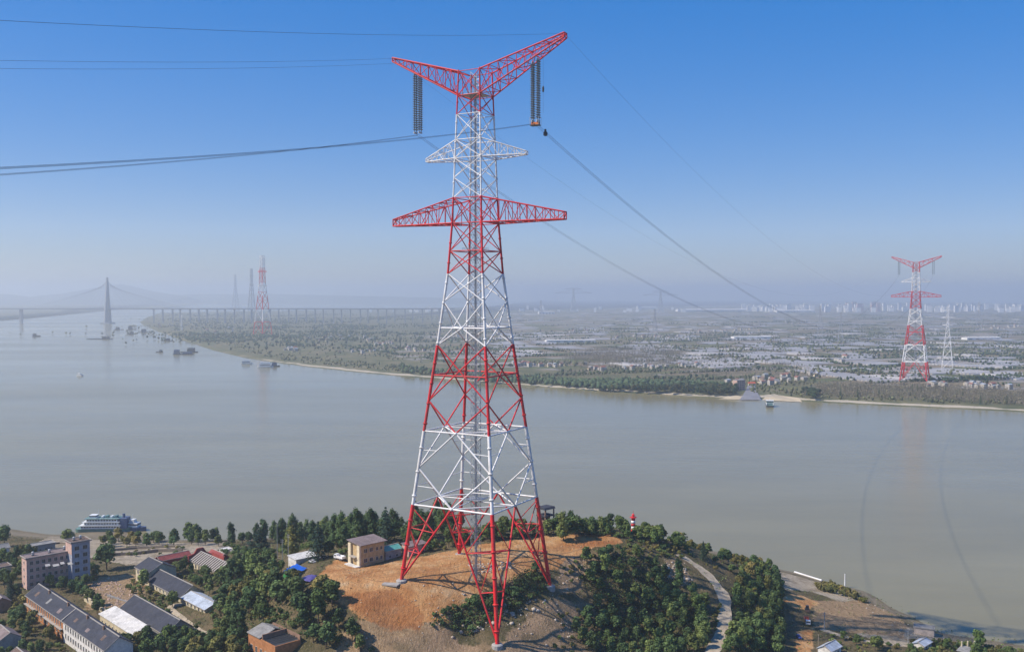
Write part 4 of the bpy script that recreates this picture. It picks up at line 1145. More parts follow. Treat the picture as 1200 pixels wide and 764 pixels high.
class Crown:
    def __init__(s): s.v, s.q, s.t, s.n = [], [], [], 0
    def quads(s, V, F): s.v.append(V); s.q.append(F + s.n); s.n += len(V)
    def tris(s, V, F): s.v.append(V); s.t.append(F + s.n); s.n += len(V)
    def mesh(s, name, mat):
        V = np.concatenate(s.v); me = bpy.data.meshes.new(name)
        Q = np.concatenate(s.q) if s.q else np.zeros((0, 4), int); T = np.concatenate(s.t) if s.t else np.zeros((0, 3), int)
        me.vertices.add(len(V)); me.vertices.foreach_set("co", V.astype(np.float32).ravel())
        li = np.concatenate([Q.ravel(), T.ravel()]).astype(np.int32)
        me.loops.add(len(li)); me.loops.foreach_set("vertex_index", li)
        tot = np.concatenate([np.full(len(Q), 4), np.full(len(T), 3)]).astype(np.int32)
        me.polygons.add(len(tot)); me.polygons.foreach_set("loop_total", tot)
        me.polygons.foreach_set("loop_start", np.concatenate([[0], np.cumsum(tot)[:-1]]).astype(np.int32))
        me.materials.append(mat); me.update(calc_edges=True)
        return me
def crown(name, mat, kind, seed, h=8.0, r=3.2, dens=1.0):
    rng = np.random.default_rng(seed); c = Crown(); v1, f1 = ICO1
    def clump(p, rad, n, size, flat=1.0, core=.74):
        d = rng.normal(size=(n, 3)); d /= np.linalg.norm(d, axis=1, keepdims=True)
        d[:, 2] = np.where(d[:, 2] < -.5, -d[:, 2], d[:, 2])
        rr = rad * rng.uniform(.62, 1.14, (n, 1))
        C = p + d * rr * np.array([1, 1, flat])
        c.quads(*leaves(C, d + rng.normal(size=(n, 3)) * .45 + np.array([0, 0, .25]), size, rng))
        if core:
            k = v1 * rad * core * rng.uniform(.8, 1.15, (len(v1), 1)) * np.array([1, 1, flat]) + p
            c.tris(k, f1)
    if kind == 'broad':
        m_ = int(rng.integers(11, 16))
        for i in range(m_):
            t = rng.uniform(0, 1) ** .8; a = rng.uniform(0, 6.283)
            z = h * (.30 + .56 * t); rad = r * (.86 - .5 * abs(t - .35)) * rng.uniform(.35, .85)
            clump(np.array([rad * math.cos(a), rad * math.sin(a), z]), r * rng.uniform(.30, .50), int(62 * dens), .75, .85)
        clump(np.array([0, 0, h * .80]), r * .48, int(70 * dens), .75); clump(np.array([0, 0, h * .45]), r * .62, int(60 * dens), .8)
    elif kind == 'cedar':
        for i in range(8):
            t = i / 7; z = h * (.16 + .80 * t); rr = r * (1.0 - t * .82) * rng.uniform(.8, 1.15)
            for j in range(6 if t < .8 else 3):
                a = j * 6.283 / 6 + i * 1.1 + rng.uniform(-.3, .3); q = rr * rng.uniform(.4, .95)
                clump(np.array([q * math.cos(a), q * math.sin(a), z + rng.uniform(-.3, .3) - q * .06]), max(rr * .42, .6), int(34 * dens), .65, .28, .7)
        clump(np.array([0, 0, h * .5]), r * .28, 40, .7, 2.6)
    elif kind == 'spire':
        for i in range(15):
            t = i / 14; z = h * (.10 + .88 * t); rr = r * (1 - t) ** .85 + .25
            n = int((40 + 60 * (1 - t)) * dens); a = rng.uniform(0, 6.283, n); q = rr * rng.uniform(.35, 1.1, n)
            C = np.stack([q * np.cos(a), q * np.sin(a), z - q * .35 + rng.normal(size=n) * .2], 1)
            c.quads(*leaves(C, np.stack([np.cos(a), np.sin(a), np.full(n, .9)], 1) + rng.normal(size=(n, 3)) * .3, .7, rng))
        k = v1 * np.array([r * .5, r * .5, h * .42]); k[:, :2] *= np.clip(1 - (k[:, 2:3] + h * .42) / (h * .9), .08, 1); k[:, 2] += h * .5
        c.tris(k, f1)
    elif kind == 'tall':
        for i in range(13):
            t = i / 12; z = h * (.22 + .72 * t); a = rng.uniform(0, 6.283); rr = r * (.5 - .35 * abs(t - .4)) * rng.uniform(.4, 1)
            clump(np.array([rr * math.cos(a), rr * math.sin(a), z]), r * rng.uniform(.4, .62) * (1 - .4 * t), int(58 * dens), .7, 1.15)
    elif kind == 'shrub':
        for i in range(6):
            a = rng.uniform(0, 6.283); q = r * rng.uniform(.1, .7)
            clump(np.array([q * math.cos(a), q * math.sin(a), h * rng.uniform(.3, .62)]), r * rng.uniform(.32, .5), int(42 * dens), .55, .9)
    elif kind == 'airy':
        for i in range(12):
            t = rng.uniform(0, 1); a = rng.uniform(0, 6.283); q = r * rng.uniform(.2, .9) * (1 - .3 * t)
            clump(np.array([q * math.cos(a), q * math.sin(a), h * (.4 + .55 * t)]), r * rng.uniform(.22, .36), int(40 * dens), .55, .8, 0)
    return c.mesh("crown", mat)
def trunk(h, r, seed, limbs=5, top=.8):
    rg = random.Random(seed); b = MB()
    b.tube((0, 0, -1.0), (0.1 * r, 0, h * .45), r * 1.15, r * .75, 7)
    b.tube((0.1 * r, 0, h * .45), (0, 0, h * top), r * .75, r * .22, 6)
    for i in range(limbs):
        a = rg.uniform(0, 6.28); z = h * rg.uniform(.25, .6); L = h * rg.uniform(.2, .34)
        b.tube((0, 0, z), (L * math.cos(a), L * math.sin(a), z + L * .7), r * .4, r * .12, 5)
    return b.mesh("trunk", BARK)
_vars = {}
def variants(kind, mat, n, h, r, tr=.2, dens=1.0):
    k = (kind, mat.name)
    if k not in _vars:
        _vars[k] = [(crown("crown", mat, kind, 100 * len(_vars) + i + 7, h * (1 + .08 * (i % 3)), r * (1 + .07 * (i % 2)), dens), trunk(h, tr, i + 3) if kind != 'shrub' else None) for i in range(n)]
    return _vars[k]
def plant(name, p, kind, mat, n, h, r, label, cat, group=None, s=1.0, sz=None):
    vs = variants(kind, mat, n, h, r)
    me, tk = random.choice(vs)
    if tk is None:
        o = link(name, me, None, p, random.uniform(0, 6.28), (s, s, sz or s)); return tag(o, label, cat, group)
    e = empty(name, p, random.uniform(0, 6.28), label, cat, group); e.scale = (s, s, sz or s)
    link("trunk", tk, e); link("crown", me, e)
    return e
TREES = list(BLK)     # (x, y, r) kept apart
for q in ((346, 678), (346, 684), (352, 682), (340, 683), (364, 680), (370, 684), (362, 688), (376, 680)): TREES.append((*pick(*q)[:2], 6.0))
def scatter(poly, gap, n_max, avoid=0.0, rng=random):
    """dart throwing in a plan polygon"""
    P = poly_w(poly) if not isinstance(poly, np.ndarray) else poly
    x0, y0 = P.min(0); x1, y1 = P.max(0); out = []
    tries = int((x1 - x0) * (y1 - y0) / (gap * gap) * 9) + 50
    X = np.array([rng.uniform(x0, x1) for _ in range(tries)]); Y = np.array([rng.uniform(y0, y1) for _ in range(tries)])
    ok = sdist(P, X, Y) > avoid
    for x, y in zip(X[ok], Y[ok]):
        if all((x - a) ** 2 + (y - b) ** 2 > (gap * .5 + c * .5) ** 2 for a, b, c in TREES):
            if any(math.hypot(x - fx, y - fy) < 4 for fx, fy in FOOTXY): continue
            TREES.append((x, y, gap)); out.append(Vector((x, y, H(x, y))))
            if len(out) >= n_max: break
    return out
for dq in (0, 6, 12, 18, 24): TREES.append((at(742, 621, 41).x - dq * .12, at(742, 621, 41).y - dq, 7.0))
FOOTXY = [foot_xy(k) for k in range(4)]
# single, recognisable trees
def T(px, py, kind, mat, n, h, r, s, label, cat="tree", name=None, sz=None):
    p = pick(px, py); TREES.append((p.x, p.y, 5.0))
    return plant(name or {'cedar': "cedar_tree", 'spire': "conifer_tree", 'shrub': "shrub", 'tall': "tall_tree"}.get(kind, "broadleaf_tree"), p, kind, mat, n, h, r, label, cat, None, s, sz)
T(303, 646, 'cedar', L_CEDAR, 2, 15, 7.5, 1.05, "blue green cedar spreading in flat layers beside the thin concrete pole")
T(373, 656, 'spire', L_CEDAR, 2, 17, 5.2, 1.1, "dark pointed conifer standing over the parked cars")
T(452, 643, 'spire', L_CEDAR, 2, 17, 5.2, 1.25, "tallest slim conifer rising just behind the beige house")
T(343, 653, 'tall', L_OLIVE, 2, 14, 5, 1.1, "yellow green tree behind the white site cabin")
T(125, 668, 'broad', L_DARK, 6, 8, 3.4, 2.1, "large dark round tree in front of the blue grey end block")
T(12, 706, 'spire', L_CEDAR, 2, 17, 5.2, .85, "dark conifer beside the brown cottage")
T(660, 634, 'tall', L_MID, 3, 14, 5, 1.05, "big green tree on the crest beside the tower's right leg")
T(675, 632, 'broad', L_DARK, 6, 8, 3.4, 1.5, "dark bushy tree on the crest right of the big green tree")
T(803, 638, 'airy', L_MID, 3, 9, 2.2, 1.0, "thin spindly tree poking above the roadside thicket")
T(824, 656, 'spire', L_CEDAR, 2, 17, 5.2, .62, "small dark conifer near the top of the gravel road")
T(901, 702, 'tall', L_OLIVE, 2, 14, 5, .95, "tall olive crowned tree standing at the yard's edge over the river")
T(5, 640, 'broad', L_DARK, 6, 8, 3.4, 1.9, "big dark riverside tree at the edge of the landing")
T(80, 637, 'broad', L_MID, 6, 8, 3.4, 1.35, "round green tree by the water beside the white ship")
KD = {'broad': (6, 8, 3.4), 'tall': (3, 14, 5), 'shrub': (4, 2.6, 1.9), 'airy': (3, 9, 2.2), 'spire': (2, 17, 5.2)}
LBL = {('broad', 'leaf_dark_green'): "dark bushy tree", ('broad', 'leaf_mid_green'): "green bushy tree", ('broad', 'leaf_olive'): "yellowish bushy tree", ('tall', 'leaf_dark_green'): "tall dark tree",
       ('tall', 'leaf_mid_green'): "tall green tree", ('tall', 'leaf_olive'): "tall olive tree", ('airy', 'leaf_mid_green'): "thin airy tree", ('airy', 'leaf_olive'): "thin yellowish tree", ('spire', 'needle_blue_green'): "dark pointed conifer",
       ('shrub', 'leaf_dark_green'): "dark low shrub", ('shrub', 'leaf_mid_green'): "green low shrub", ('shrub', 'leaf_olive'): "yellowish low shrub", ('shrub', 'reed_green'): "pale reedy bush"}
MARKS = [(n_, pick(*q)) for n_, q in (("pink block", (45, 690)), ("grey end block", (95, 680)), ("brick workshop half", (55, 735)), ("white workshop half", (105, 768)), ("white roofed shed", (135, 742)),
    ("grey hall gable", (212, 748)), ("cream end house", (165, 690)), ("low cream hall wall", (190, 706)), ("pale blue roof", (232, 722)), ("striped ruin", (238, 675)), ("red gable", (228, 650)), ("small cream hut", (293, 668)), ("layered cedar", (303, 646)),
    ("concrete pole", (325, 655)), ("blue tarpaulin", (346, 677)), ("violet sheeting", (364, 678)), ("parked cars", (376, 656)), ("white flatbed truck", (398, 656)), ("beige house", (427, 664)), ("teal roof", (455, 652)), ("brick ruin", (310, 762)), ("red earth scar", (400, 715)),
    ("tower's left foot", (470, 684)), ("tower's front foot", (583, 762)), ("tower's right foot", (645, 691)), ("tower's rear foot", (540, 653)), ("lookout pavilion", (640, 632)), ("red beacon", (742, 632)), ("roadside boulders", (792, 668)), ("gravel road top", (806, 657)),
    ("gravel road bend", (850, 705)), ("lower gravel road", (838, 758)), ("plateau's far end", (725, 640)), ("striped slope", (660, 740)), ("tipper truck", (946, 730)), ("small blue car", (936, 748)), ("concrete slip", (940, 685)), ("white boom", (950, 677)),
    ("navigation post", (990, 688)), ("track fork pole", (966, 738)), ("blue roofed house", (975, 764)), ("stone pump house", (1080, 742)), ("reedside hut", (1088, 762)), ("mooring posts", (1135, 764)), ("rubble yard", (140, 695)), ("broken cream wall", (112, 716)),
    ("brown cottage", (0, 715)), ("grey cottage", (10, 762)), ("flat cream house", (5, 690)), ("upper terrace wall", (165, 650)), ("landing", (60, 640)), ("white ship", (125, 632)), ("white site cabin", (352, 662)))]
def near(p):
    d = sorted(MARKS, key=lambda q: (q[1].x - p.x) ** 2 + (q[1].y - p.y) ** 2)
    return "near the %s, towards the %s" % (d[0][0], d[1][0])
def wood(poly, gap, n, mix, where, group, s0=.8, s1=1.25):
    for p in scatter(poly, gap, n):
        kind, mat = random.choices([m_[:2] for m_ in mix], [m_[2] for m_ in mix])[0]
        nv, h, r = KD[kind]; s = random.uniform(s0, s1)
        nm = {'spire': "conifer_tree", 'shrub': {"leaf_olive": "olive_leaf_shrub", "reed_green": "reedy_shrub", "leaf_dark_green": "dark_leaf_shrub"}.get(mat.name, "shrub"), 'tall': "tall_tree", 'airy': "slender_tree"}.get(kind) or {"leaf_dark_green": "dark_leaf_tree", "leaf_olive": "olive_leaf_tree"}.get(mat.name, "broadleaf_tree")  # bushy tree and shrub names tell leaf colour only, not species
        q = (s - s0) / (s1 - s0 + 1e-9)
        plant(nm, p, kind, mat, nv, h, r, ("small " if q < .33 else "large " if q > .72 else "") + LBL[(kind, mat.name)].replace("low ", "") + " " + near(p), "shrub" if kind == 'shrub' else "tree", ("shrubs " if kind == 'shrub' else "trees ") + near(p).split(",")[0], s, s * random.uniform(.85, 1.2))
WOODMIX = [('broad', L_DARK, 4), ('broad', L_MID, 4), ('broad', L_OLIVE, .8), ('airy', L_MID, .8), ('tall', L_DARK, .35), ('airy', L_OLIVE, .4)]
wood([(258, 692), (285, 672), (325, 678), (352, 694), (382, 702), (408, 735), (440, 768), (335, 768), (338, 738), (292, 726), (262, 738), (246, 722)], 6.2, 120, WOODMIX, "", "village slope wood", .95, 1.5)
wood([(232, 764), (262, 742), (288, 760), (290, 780), (225, 785)], 5.5, 26, WOODMIX + [('broad', L_OLIVE, 2)], "below the roofless brick ruin", "wood below the ruin")
wood([(676, 668), (715, 652), (760, 655), (795, 688), (822, 705), (832, 728), (822, 768), (692, 768), (672, 738), (700, 712), (690, 690)], 5.2, 135, [('broad', L_DARK, 6), ('broad', L_MID, 3), ('airy', L_MID, .8), ('tall', L_DARK, .25)], "in the shady hollow beside the gravel road", "hollow wood", .7, 1.1)
wood([(862, 700), (872, 672), (900, 672), (914, 700), (915, 768), (850, 768), (862, 735)], 5.2, 75, WOODMIX, "in the thicket between the gravel road and the yard", "roadside thicket", .75, 1.15)
wood([(760, 640), (800, 636), (835, 652), (875, 660), (905, 672), (870, 678), (835, 668), (806, 652)], 4.0, 70, [('broad', L_DARK, 3), ('broad', L_MID, 3), ('broad', L_OLIVE, 3), ('shrub', L_OLIVE, 3)], "along the ridge above the gravel road", "ridge", .55, .95)
wood([(262, 640), (320, 640), (420, 640), (470, 636), (470, 628), (400, 630), (300, 632)], 5.2, 75, [('tall', L_DARK, 4), ('tall', L_MID, 2), ('broad', L_DARK, 3)], "in the dark belt behind the car park", "car park belt", .75, 1.15)
wood([(380, 655), (420, 640), (470, 636), (505, 640), (560, 634), (560, 628), (470, 626), (400, 634)], 5.0, 60, [('tall', L_DARK, 4), ('broad', L_DARK, 4), ('broad', L_MID, 1)], "behind the beige house and the tower", "belt behind the tower", .75, 1.2)
wood([(560, 632), (640, 627), (735, 628), (780, 640), (780, 634), (735, 620), (640, 620), (560, 624)], 3.6, 95, [('broad', L_DARK, 3), ('broad', L_MID, 3), ('broad', L_OLIVE, 1.2), ('shrub', L_MID, 3)], "along the crest behind the bare plateau", "crest", .5, .95)
wood([(120, 640), (190, 640), (190, 634), (120, 634)], 6.5, 16, [('broad', L_MID, 4), ('broad', L_OLIVE, 3)], "on the waterside terrace behind the ship", "terrace", .8, 1.2)
wood([(195, 640), (262, 640), (262, 633), (195, 633)], 6.5, 14, [('broad', L_MID, 4), ('broad', L_DARK, 2)], "at the water behind the ruined hall", "waterside", .9, 1.35)
wood([(152, 682), (178, 692), (202, 712), (196, 722), (165, 704), (148, 692)], 3.6, 26, [('shrub', L_MID, 3), ('shrub', L_OLIVE, 2), ('broad', L_MID, 1)], "between the rubble yard and the dark hall", "yard edge", .8, 1.2)
wood([(60, 720), (40, 742), (66, 764), (88, 764), (70, 742)], 4.6, 24, [('shrub', L_OLIVE, 3), ('broad', L_OLIVE, 1.5), ('shrub', L_MID, 2)], "below the long workshop's brick front", "workshop front", .7, 1.15)
wood([(14, 700), (34, 706), (30, 730), (44, 738), (30, 748), (10, 735)], 4.8, 14, [('broad', L_DARK, 3), ('broad', L_OLIVE, 2)], "between the brown cottage and the workshop", "cottage", .6, 1.0)
wood([(36, 684), (70, 682), (108, 668), (118, 680), (92, 692), (110, 722), (128, 716), (100, 700), (60, 690)], 4.8, 28, [('broad', L_DARK, 3), ('shrub', L_MID, 2), ('broad', L_MID, 2)], "in the gap between the pink block and the workshop", "courtyard", .5, .95)
wood([(206, 672), (222, 664), (252, 680), (268, 690), (252, 700), (230, 690)], 4.4, 30, [('broad', L_MID, 3), ('shrub', L_OLIVE, 3), ('shrub', L_MID, 3)], "between the ruined hall and the pale blue roof", "ruin garden", .6, 1.0)
wood([(180, 764), (196, 748), (216, 752), (234, 745), (226, 768), (170, 775)], 4.8, 24, WOODMIX, "in front of the grey gable of the factory hall", "gable front", .7, 1.1)
wood([(138, 768), (150, 750), (170, 748), (180, 760), (168, 775)], 4.6, 12, [('broad', L_DARK, 2), ('broad', L_OLIVE, 2)], "at the end of the white shed", "shed end", .7, 1.0)
wood([(-10, 656), (20, 648), (44, 646), (30, 664), (22, 690), (0, 696)], 5.2, 22, WOODMIX, "beside the flat roofed cream house", "cream house", .7, 1.1)
wood([(268, 652), (300, 650), (328, 664), (332, 676), (300, 672), (276, 668)], 4.6, 26, [('broad', L_MID, 3), ('broad', L_DARK, 3), ('shrub', L_OLIVE, 2)], "round the small cream hut", "hut garden", .6, 1.0)
wood([(500, 732), (525, 715), (560, 698), (592, 690), (628, 668), (640, 678), (636, 700), (606, 712), (585, 728), (555, 742), (515, 742)], 3.4, 110, [('shrub', L_DARK, 5), ('broad', L_DARK, 1.2), ('shrub', L_MID, 2)], "on the steep bank under the tower", "tower bank", .7, 1.25)
wood([(655, 668), (690, 650), (740, 640), (775, 650), (760, 660), (700, 664), (672, 690)], 3.4, 50, [('shrub', L_MID, 2), ('shrub', L_OLIVE, 4), ('shrub', L_DARK, 2)], "on the scrubby brow below the bare plateau", "brow", .5, 1.0)
wood([(650, 715), (690, 712), (685, 764), (640, 768), (660, 740)], 4.2, 14, [('shrub', L_MID, 2), ('shrub', L_OLIVE, 2)], "on the shadow striped slope", "striped slope", .5, .9)
wood([(955, 683), (972, 684), (1012, 703), (1016, 708), (990, 700), (962, 692)], 2.8, 26, [('shrub', L_REED, 4), ('shrub', L_OLIVE, 2)], "at the point where the beach meets the river", "river point", .9, 1.6)
wood([(970, 745), (1020, 752), (1060, 758), (1030, 770), (968, 770)], 4.4, 22, [('broad', L_MID, 2), ('shrub', L_MID, 3), ('shrub', L_OLIVE, 2)], "below the dirt track on the flat bank", "flat bank", .5, .85)
wood([(1068, 752), (1110, 752), (1150, 757), (1200, 764), (1200, 775), (1060, 775)], 2.5, 150, [('shrub', L_REED, 3), ('shrub', L_MID, 4), ('shrub', L_DARK, 2), ('broad', L_MID, .25)], "", "reedy fringe", .6, 1.1)
wood([(846, 705), (838, 740), (828, 764), (820, 764), (832, 735)], 3.0, 18, [('shrub', L_OLIVE, 3), ('shrub', L_MID, 2)], "on the verge of the gravel road", "verge", .5, .8)

wood([(262, 650), (262, 640), (440, 634), (500, 636), (500, 645), (400, 650), (330, 650)], 3.0, 60, [('shrub', L_DARK, 3), ('shrub', L_MID, 3)], "", "belt understorey", .9, 1.6)
wood([(120, 652), (215, 650), (215, 640), (120, 640)], 4.5, 20, [('shrub', L_MID, 3), ('shrub', L_OLIVE, 3)], "", "terrace understorey", .6, 1.1)
wood([(0, 730), (30, 720), (60, 764), (20, 780), (-10, 770)], 4.6, 16, [('broad', L_DARK, 2), ('broad', L_MID, 2), ('shrub', L_OLIVE, 2)], "", "corner garden", .55, .9)
wood([(735, 634), (790, 642), (800, 655), (770, 652), (735, 642)], 3.2, 40, [('shrub', L_MID, 2), ('shrub', L_OLIVE, 3), ('shrub', L_DARK, 1)], "", "crest scrub", .6, 1.1)
wood([(258, 692), (285, 672), (325, 678), (352, 694), (382, 702), (408, 735), (440, 768), (262, 768), (246, 722)], 2.4, 90, [('shrub', L_MID, 3), ('shrub', L_DARK, 3), ('shrub', L_OLIVE, 2)], "", "slope understorey", .7, 1.3)
def behind(pix, d0, d1):
    f = [Vector(pick(*q)) for q in pix]
    return np.array([(v.x, v.y + d0) for v in f] + [(v.x, v.y + d1) for v in reversed(f)])
wood(behind([(470, 652), (520, 645), (560, 637), (600, 633), (640, 629), (690, 629), (722, 630)], 1.5, 12), 3.0, 130, [('shrub', L_MID, 3), ('shrub', L_DARK, 3), ('broad', L_DARK, 3), ('broad', L_MID, 3), ('shrub', L_OLIVE, 1)], "", "plateau rim", .6, 1.15)
wood(behind([(722, 632), (745, 634), (775, 640), (800, 648), (812, 655)], 2, 12), 2.8, 60, [('shrub', L_MID, 3), ('shrub', L_DARK, 2), ('broad', L_MID, 3), ('shrub', L_OLIVE, 2)], "", "crest rim", .6, 1.1)
# ground cover, stones, rubble: nobody could count these
def region_pts(poly, n, rng):
    P = poly_w(poly) if not isinstance(poly, np.ndarray) else poly
    x0, y0 = P.min(0); x1, y1 = P.max(0)
    X = rng.uniform(x0, x1, n); Y = rng.uniform(y0, y1, n); ok = sdist(P, X, Y) > 0
    X, Y = X[ok], Y[ok]
    return np.array([(x, y, H(x, y)) for x, y in zip(X, Y)])
BUILT = [(o.matrix_basis.translation.x, o.matrix_basis.translation.y) for o in bpy.data.objects if o.get("category") in ("building",)]
def cover(name, mat, polys, n, size, per, rise, seed, label=None, wmask=None):
    rng = np.random.default_rng(seed); Cs, Ns = [], []
    for q in polys:
        P = region_pts(q, n, rng)
        if wmask is not None and len(P):
            keep = wmask(P[:, 0], P[:, 1]) > rng.uniform(0, 1, len(P)); P = P[keep]
        if not len(P): continue
        for k in range(per):
            C = P + np.stack([rng.normal(size=len(P)) * size * .9, rng.normal(size=len(P)) * size * .9, rng.uniform(.1, rise, len(P))], 1)
            Cs.append(C); Ns.append(np.stack([rng.normal(size=len(P)), rng.normal(size=len(P)), rng.uniform(.2, 1.6, len(P))], 1))
    C = np.concatenate(Cs); N_ = np.concatenate(Ns)
    V, F = leaves(C, N_, size, rng)
    o = link(name, np_mesh(name, V, F, mat)); return tag(o, label, None, None, "stuff")
def zmask(*zs, inv=True):
    def f(X, Y):
        out = np.zeros(len(X))
        for i, (x, y) in enumerate(zip(X, Y)):
            a = min(max(int(np.searchsorted(GX, x)) - 1, 0), len(GX) - 2); b = min(max(int(np.searchsorted(GY, y)) - 1, 0), len(GY) - 2)
            out[i] = max(z[b, a] for z in zs)
        return 1 - out if inv else out
    return f
GRASSZ = zmask(ZE, ZR, ZS, np.clip(ZK - .25, 0, 1), np.clip(ZD - .3, 0, 1))
ALLP = np.array([(-430, 440), (280, 440), (300, 500), (160, 640), (0, 690), (-250, 700), (-430, 730)])
cover("grass", L_DRY, [ALLP], 42000, .42, 1, .35, 5, "dry yellowish grass over the hillside", GRASSZ)
cover("undergrowth", L_MID, [ALLP], 15000, .55, 2, .8, 6, "low green undergrowth over the hillside", GRASSZ)
cover("scrub", L_DARK, [poly_w(q) for q in ([(676, 668), (715, 652), (760, 655), (795, 688), (832, 728), (822, 768), (692, 768), (672, 738), (700, 712)], [(500, 735), (560, 698), (628, 668), (645, 690), (606, 715), (555, 745)],
     [(258, 692), (285, 672), (352, 694), (408, 735), (440, 768), (262, 768), (246, 722)], [(862, 700), (872, 672), (914, 700), (915, 768), (850, 768)])], 4200, .7, 3, 1.6, 8, "dark scrub between the trees")
def stones(name, mat, poly, n, s0, s1, seed, label, wm=None):
    rng = np.random.default_rng(seed); P = region_pts(poly, n, rng)
    if wm is not None: P = P[wm(P[:, 0], P[:, 1]) > rng.uniform(0, 1, len(P))]
    v, f = ico(1); Vs, Fs = [], []; k = 0
    for p in P:
        s = s0 + (s1 - s0) * rng.uniform(0, 1) ** 3
        q = v * rng.uniform(.6, 1.25, (len(v), 1)) * np.array([s, s * rng.uniform(.6, 1), s * rng.uniform(.4, .8)])
        a = rng.uniform(0, 6.28); q = np.stack([q[:, 0] * math.cos(a) - q[:, 1] * math.sin(a), q[:, 0] * math.sin(a) + q[:, 1] * math.cos(a), q[:, 2]], 1) + p
        Vs.append(q); Fs.append(f + k); k += len(v)
    o = link(name, np_mesh(name, np.concatenate(Vs), np.concatenate(Fs), mat)); tag(o, label, None, None, "stuff")
STONE = M("pale_stone_rubble", (0.46, 0.40, 0.33), 0.95, 0.3, 0.7, .5, (0.25, 0.17, 0.10)); STONE2 = M("brick_rubble", (0.50, 0.36, 0.29), 0.95, 0.35, 0.5, .6, (0.16, 0.12, 0.09))
stones("rubble", STONE, np.concatenate([poly_w([(440, 690), (700, 645), (812, 660), (812, 685), (700, 768), (420, 768)])]), 2600, .15, .9, 31, "pale stones strewn over the cut slope", zmask(ZK, inv=False))
stones("rubble_heap", STONE2, [(98, 690), (130, 676), (150, 690), (170, 708), (150, 714), (120, 712)], 1500, .2, 1.0, 32, "pinkish rubble filling the ruined yard")
stones("boulders", STONE, [(775, 662), (795, 658), (812, 676), (800, 690), (780, 678)], 90, .5, 2.4, 33, "pale boulders beside the gravel road")
stones("shingle", STONE, [(905, 668), (985, 686), (1075, 738), (1120, 748), (1060, 748), (985, 692)], 700, .15, .8, 34, "pale shingle along the dry bank")
stones("spoil_heap", STONE, [(545, 662), (600, 658), (606, 668), (560, 672)], 420, .2, 1.1, 35, "grey stones heaped behind the front legs")
stones("cut_face_boulders", STONE, [(590, 700), (615, 690), (640, 705), (615, 735), (585, 735), (560, 740), (520, 748)], 260, .4, 1.9, 36, "boulders showing in the steep cut under the tower")
e = empty("concrete_slab", pick(459, 684), R(-20), "flat grey concrete slab lying beside the tower's left foot", "slab")
MB().bx(-4, 4, -2.6, 2.6, -.3, .35).build("slab_body", CONC, e)
EARTHST = M("earth_clods", (0.47, 0.32, 0.18), 0.95, 0.35, 0.8, .4, (0.30, 0.14, 0.06))
stones("clods", EARTHST, np.concatenate([poly_w([(362, 690), (430, 664), (520, 648), (640, 628), (733, 634), (660, 672), (540, 710), (525, 738), (420, 730)])]), 2200, .08, .55, 37, "clods and stones over the bare plateau", zmask(ZE, inv=False))
cover("weeds", L_OLIVE, [poly_w([(362, 690), (430, 664), (520, 648), (640, 628), (733, 634), (660, 672), (540, 710), (525, 738), (420, 730)])], 520, .35, 3, .4, 38, "thin weeds over the bare plateau")

# ------------------------------------------------------------------ the far bank: woods, villages, fields, pylons, bridge, boats
def blobs(name, pts, mat, seed, hs, label, jitter=.25, wide=.42, trunk_=False, ico_=None):
    """many small trees as one object: lumpy low-poly crowns"""
    rng = np.random.default_rng(seed); v, f = ico_ or ICO1; n = len(pts); P = np.asarray(pts)
    h = rng.uniform(hs[0], hs[1], n)[:, None, None]
    k = v[None] * (1 + rng.normal(size=(n, len(v), 1)) * jitter)
    k = k * np.concatenate([h * wide * rng.uniform(.8, 1.25, (n, 1, 1)), h * wide * rng.uniform(.8, 1.25, (n, 1, 1)), h * .5], 2)
    k = k + P[:, None, :] + np.concatenate([np.zeros((n, 1, 2)), h * .48], 2)
    F = f[None] + (np.arange(n) * len(v))[:, None, None]
    o = link(name, np_mesh(name, k.reshape(-1, 3), F.reshape(-1, 3), mat)); return tag(o, label, None, None, "stuff")
ICO0 = (ICO2[0], ICO2[1]); _v0, _f0 = (lambda b: (np.array([q.co[:] for q in b.verts]), np.array([[q.index for q in t.verts] for t in b.faces])))((lambda b: (bmesh.ops.create_icosphere(b, subdivisions=1, radius=1.0), b)[1])(bmesh.new()))
F_GREEN = leafmat("far_leaf_green", (0.046, 0.070, 0.032), (0.046, 0.070, 0.032)); F_BARE = leafmat("far_bare_twigs", (0.185, 0.160, 0.115), (0.185, 0.160, 0.115)); F_MID = leafmat("far_leaf_olive", (0.095, 0.100, 0.048), (0.095, 0.100, 0.048))
def fz(px, py): q = at(px, py, 4.0); return np.array([q.x, q.y])
def fpoly(pp): return np.array([fz(*q) for q in pp])
def inpoly(P, n, rng):
    x0, y0 = P.min(0); x1, y1 = P.max(0)
    X = rng.uniform(x0, x1, n * 3); Y = rng.uniform(y0, y1, n * 3); ok = sdist(P, X, Y) > 0
    X, Y = X[ok][:n], Y[ok][:n]
    return np.stack([X, Y, np.full(len(X), 4.0)], 1)
rng = np.random.default_rng(77)
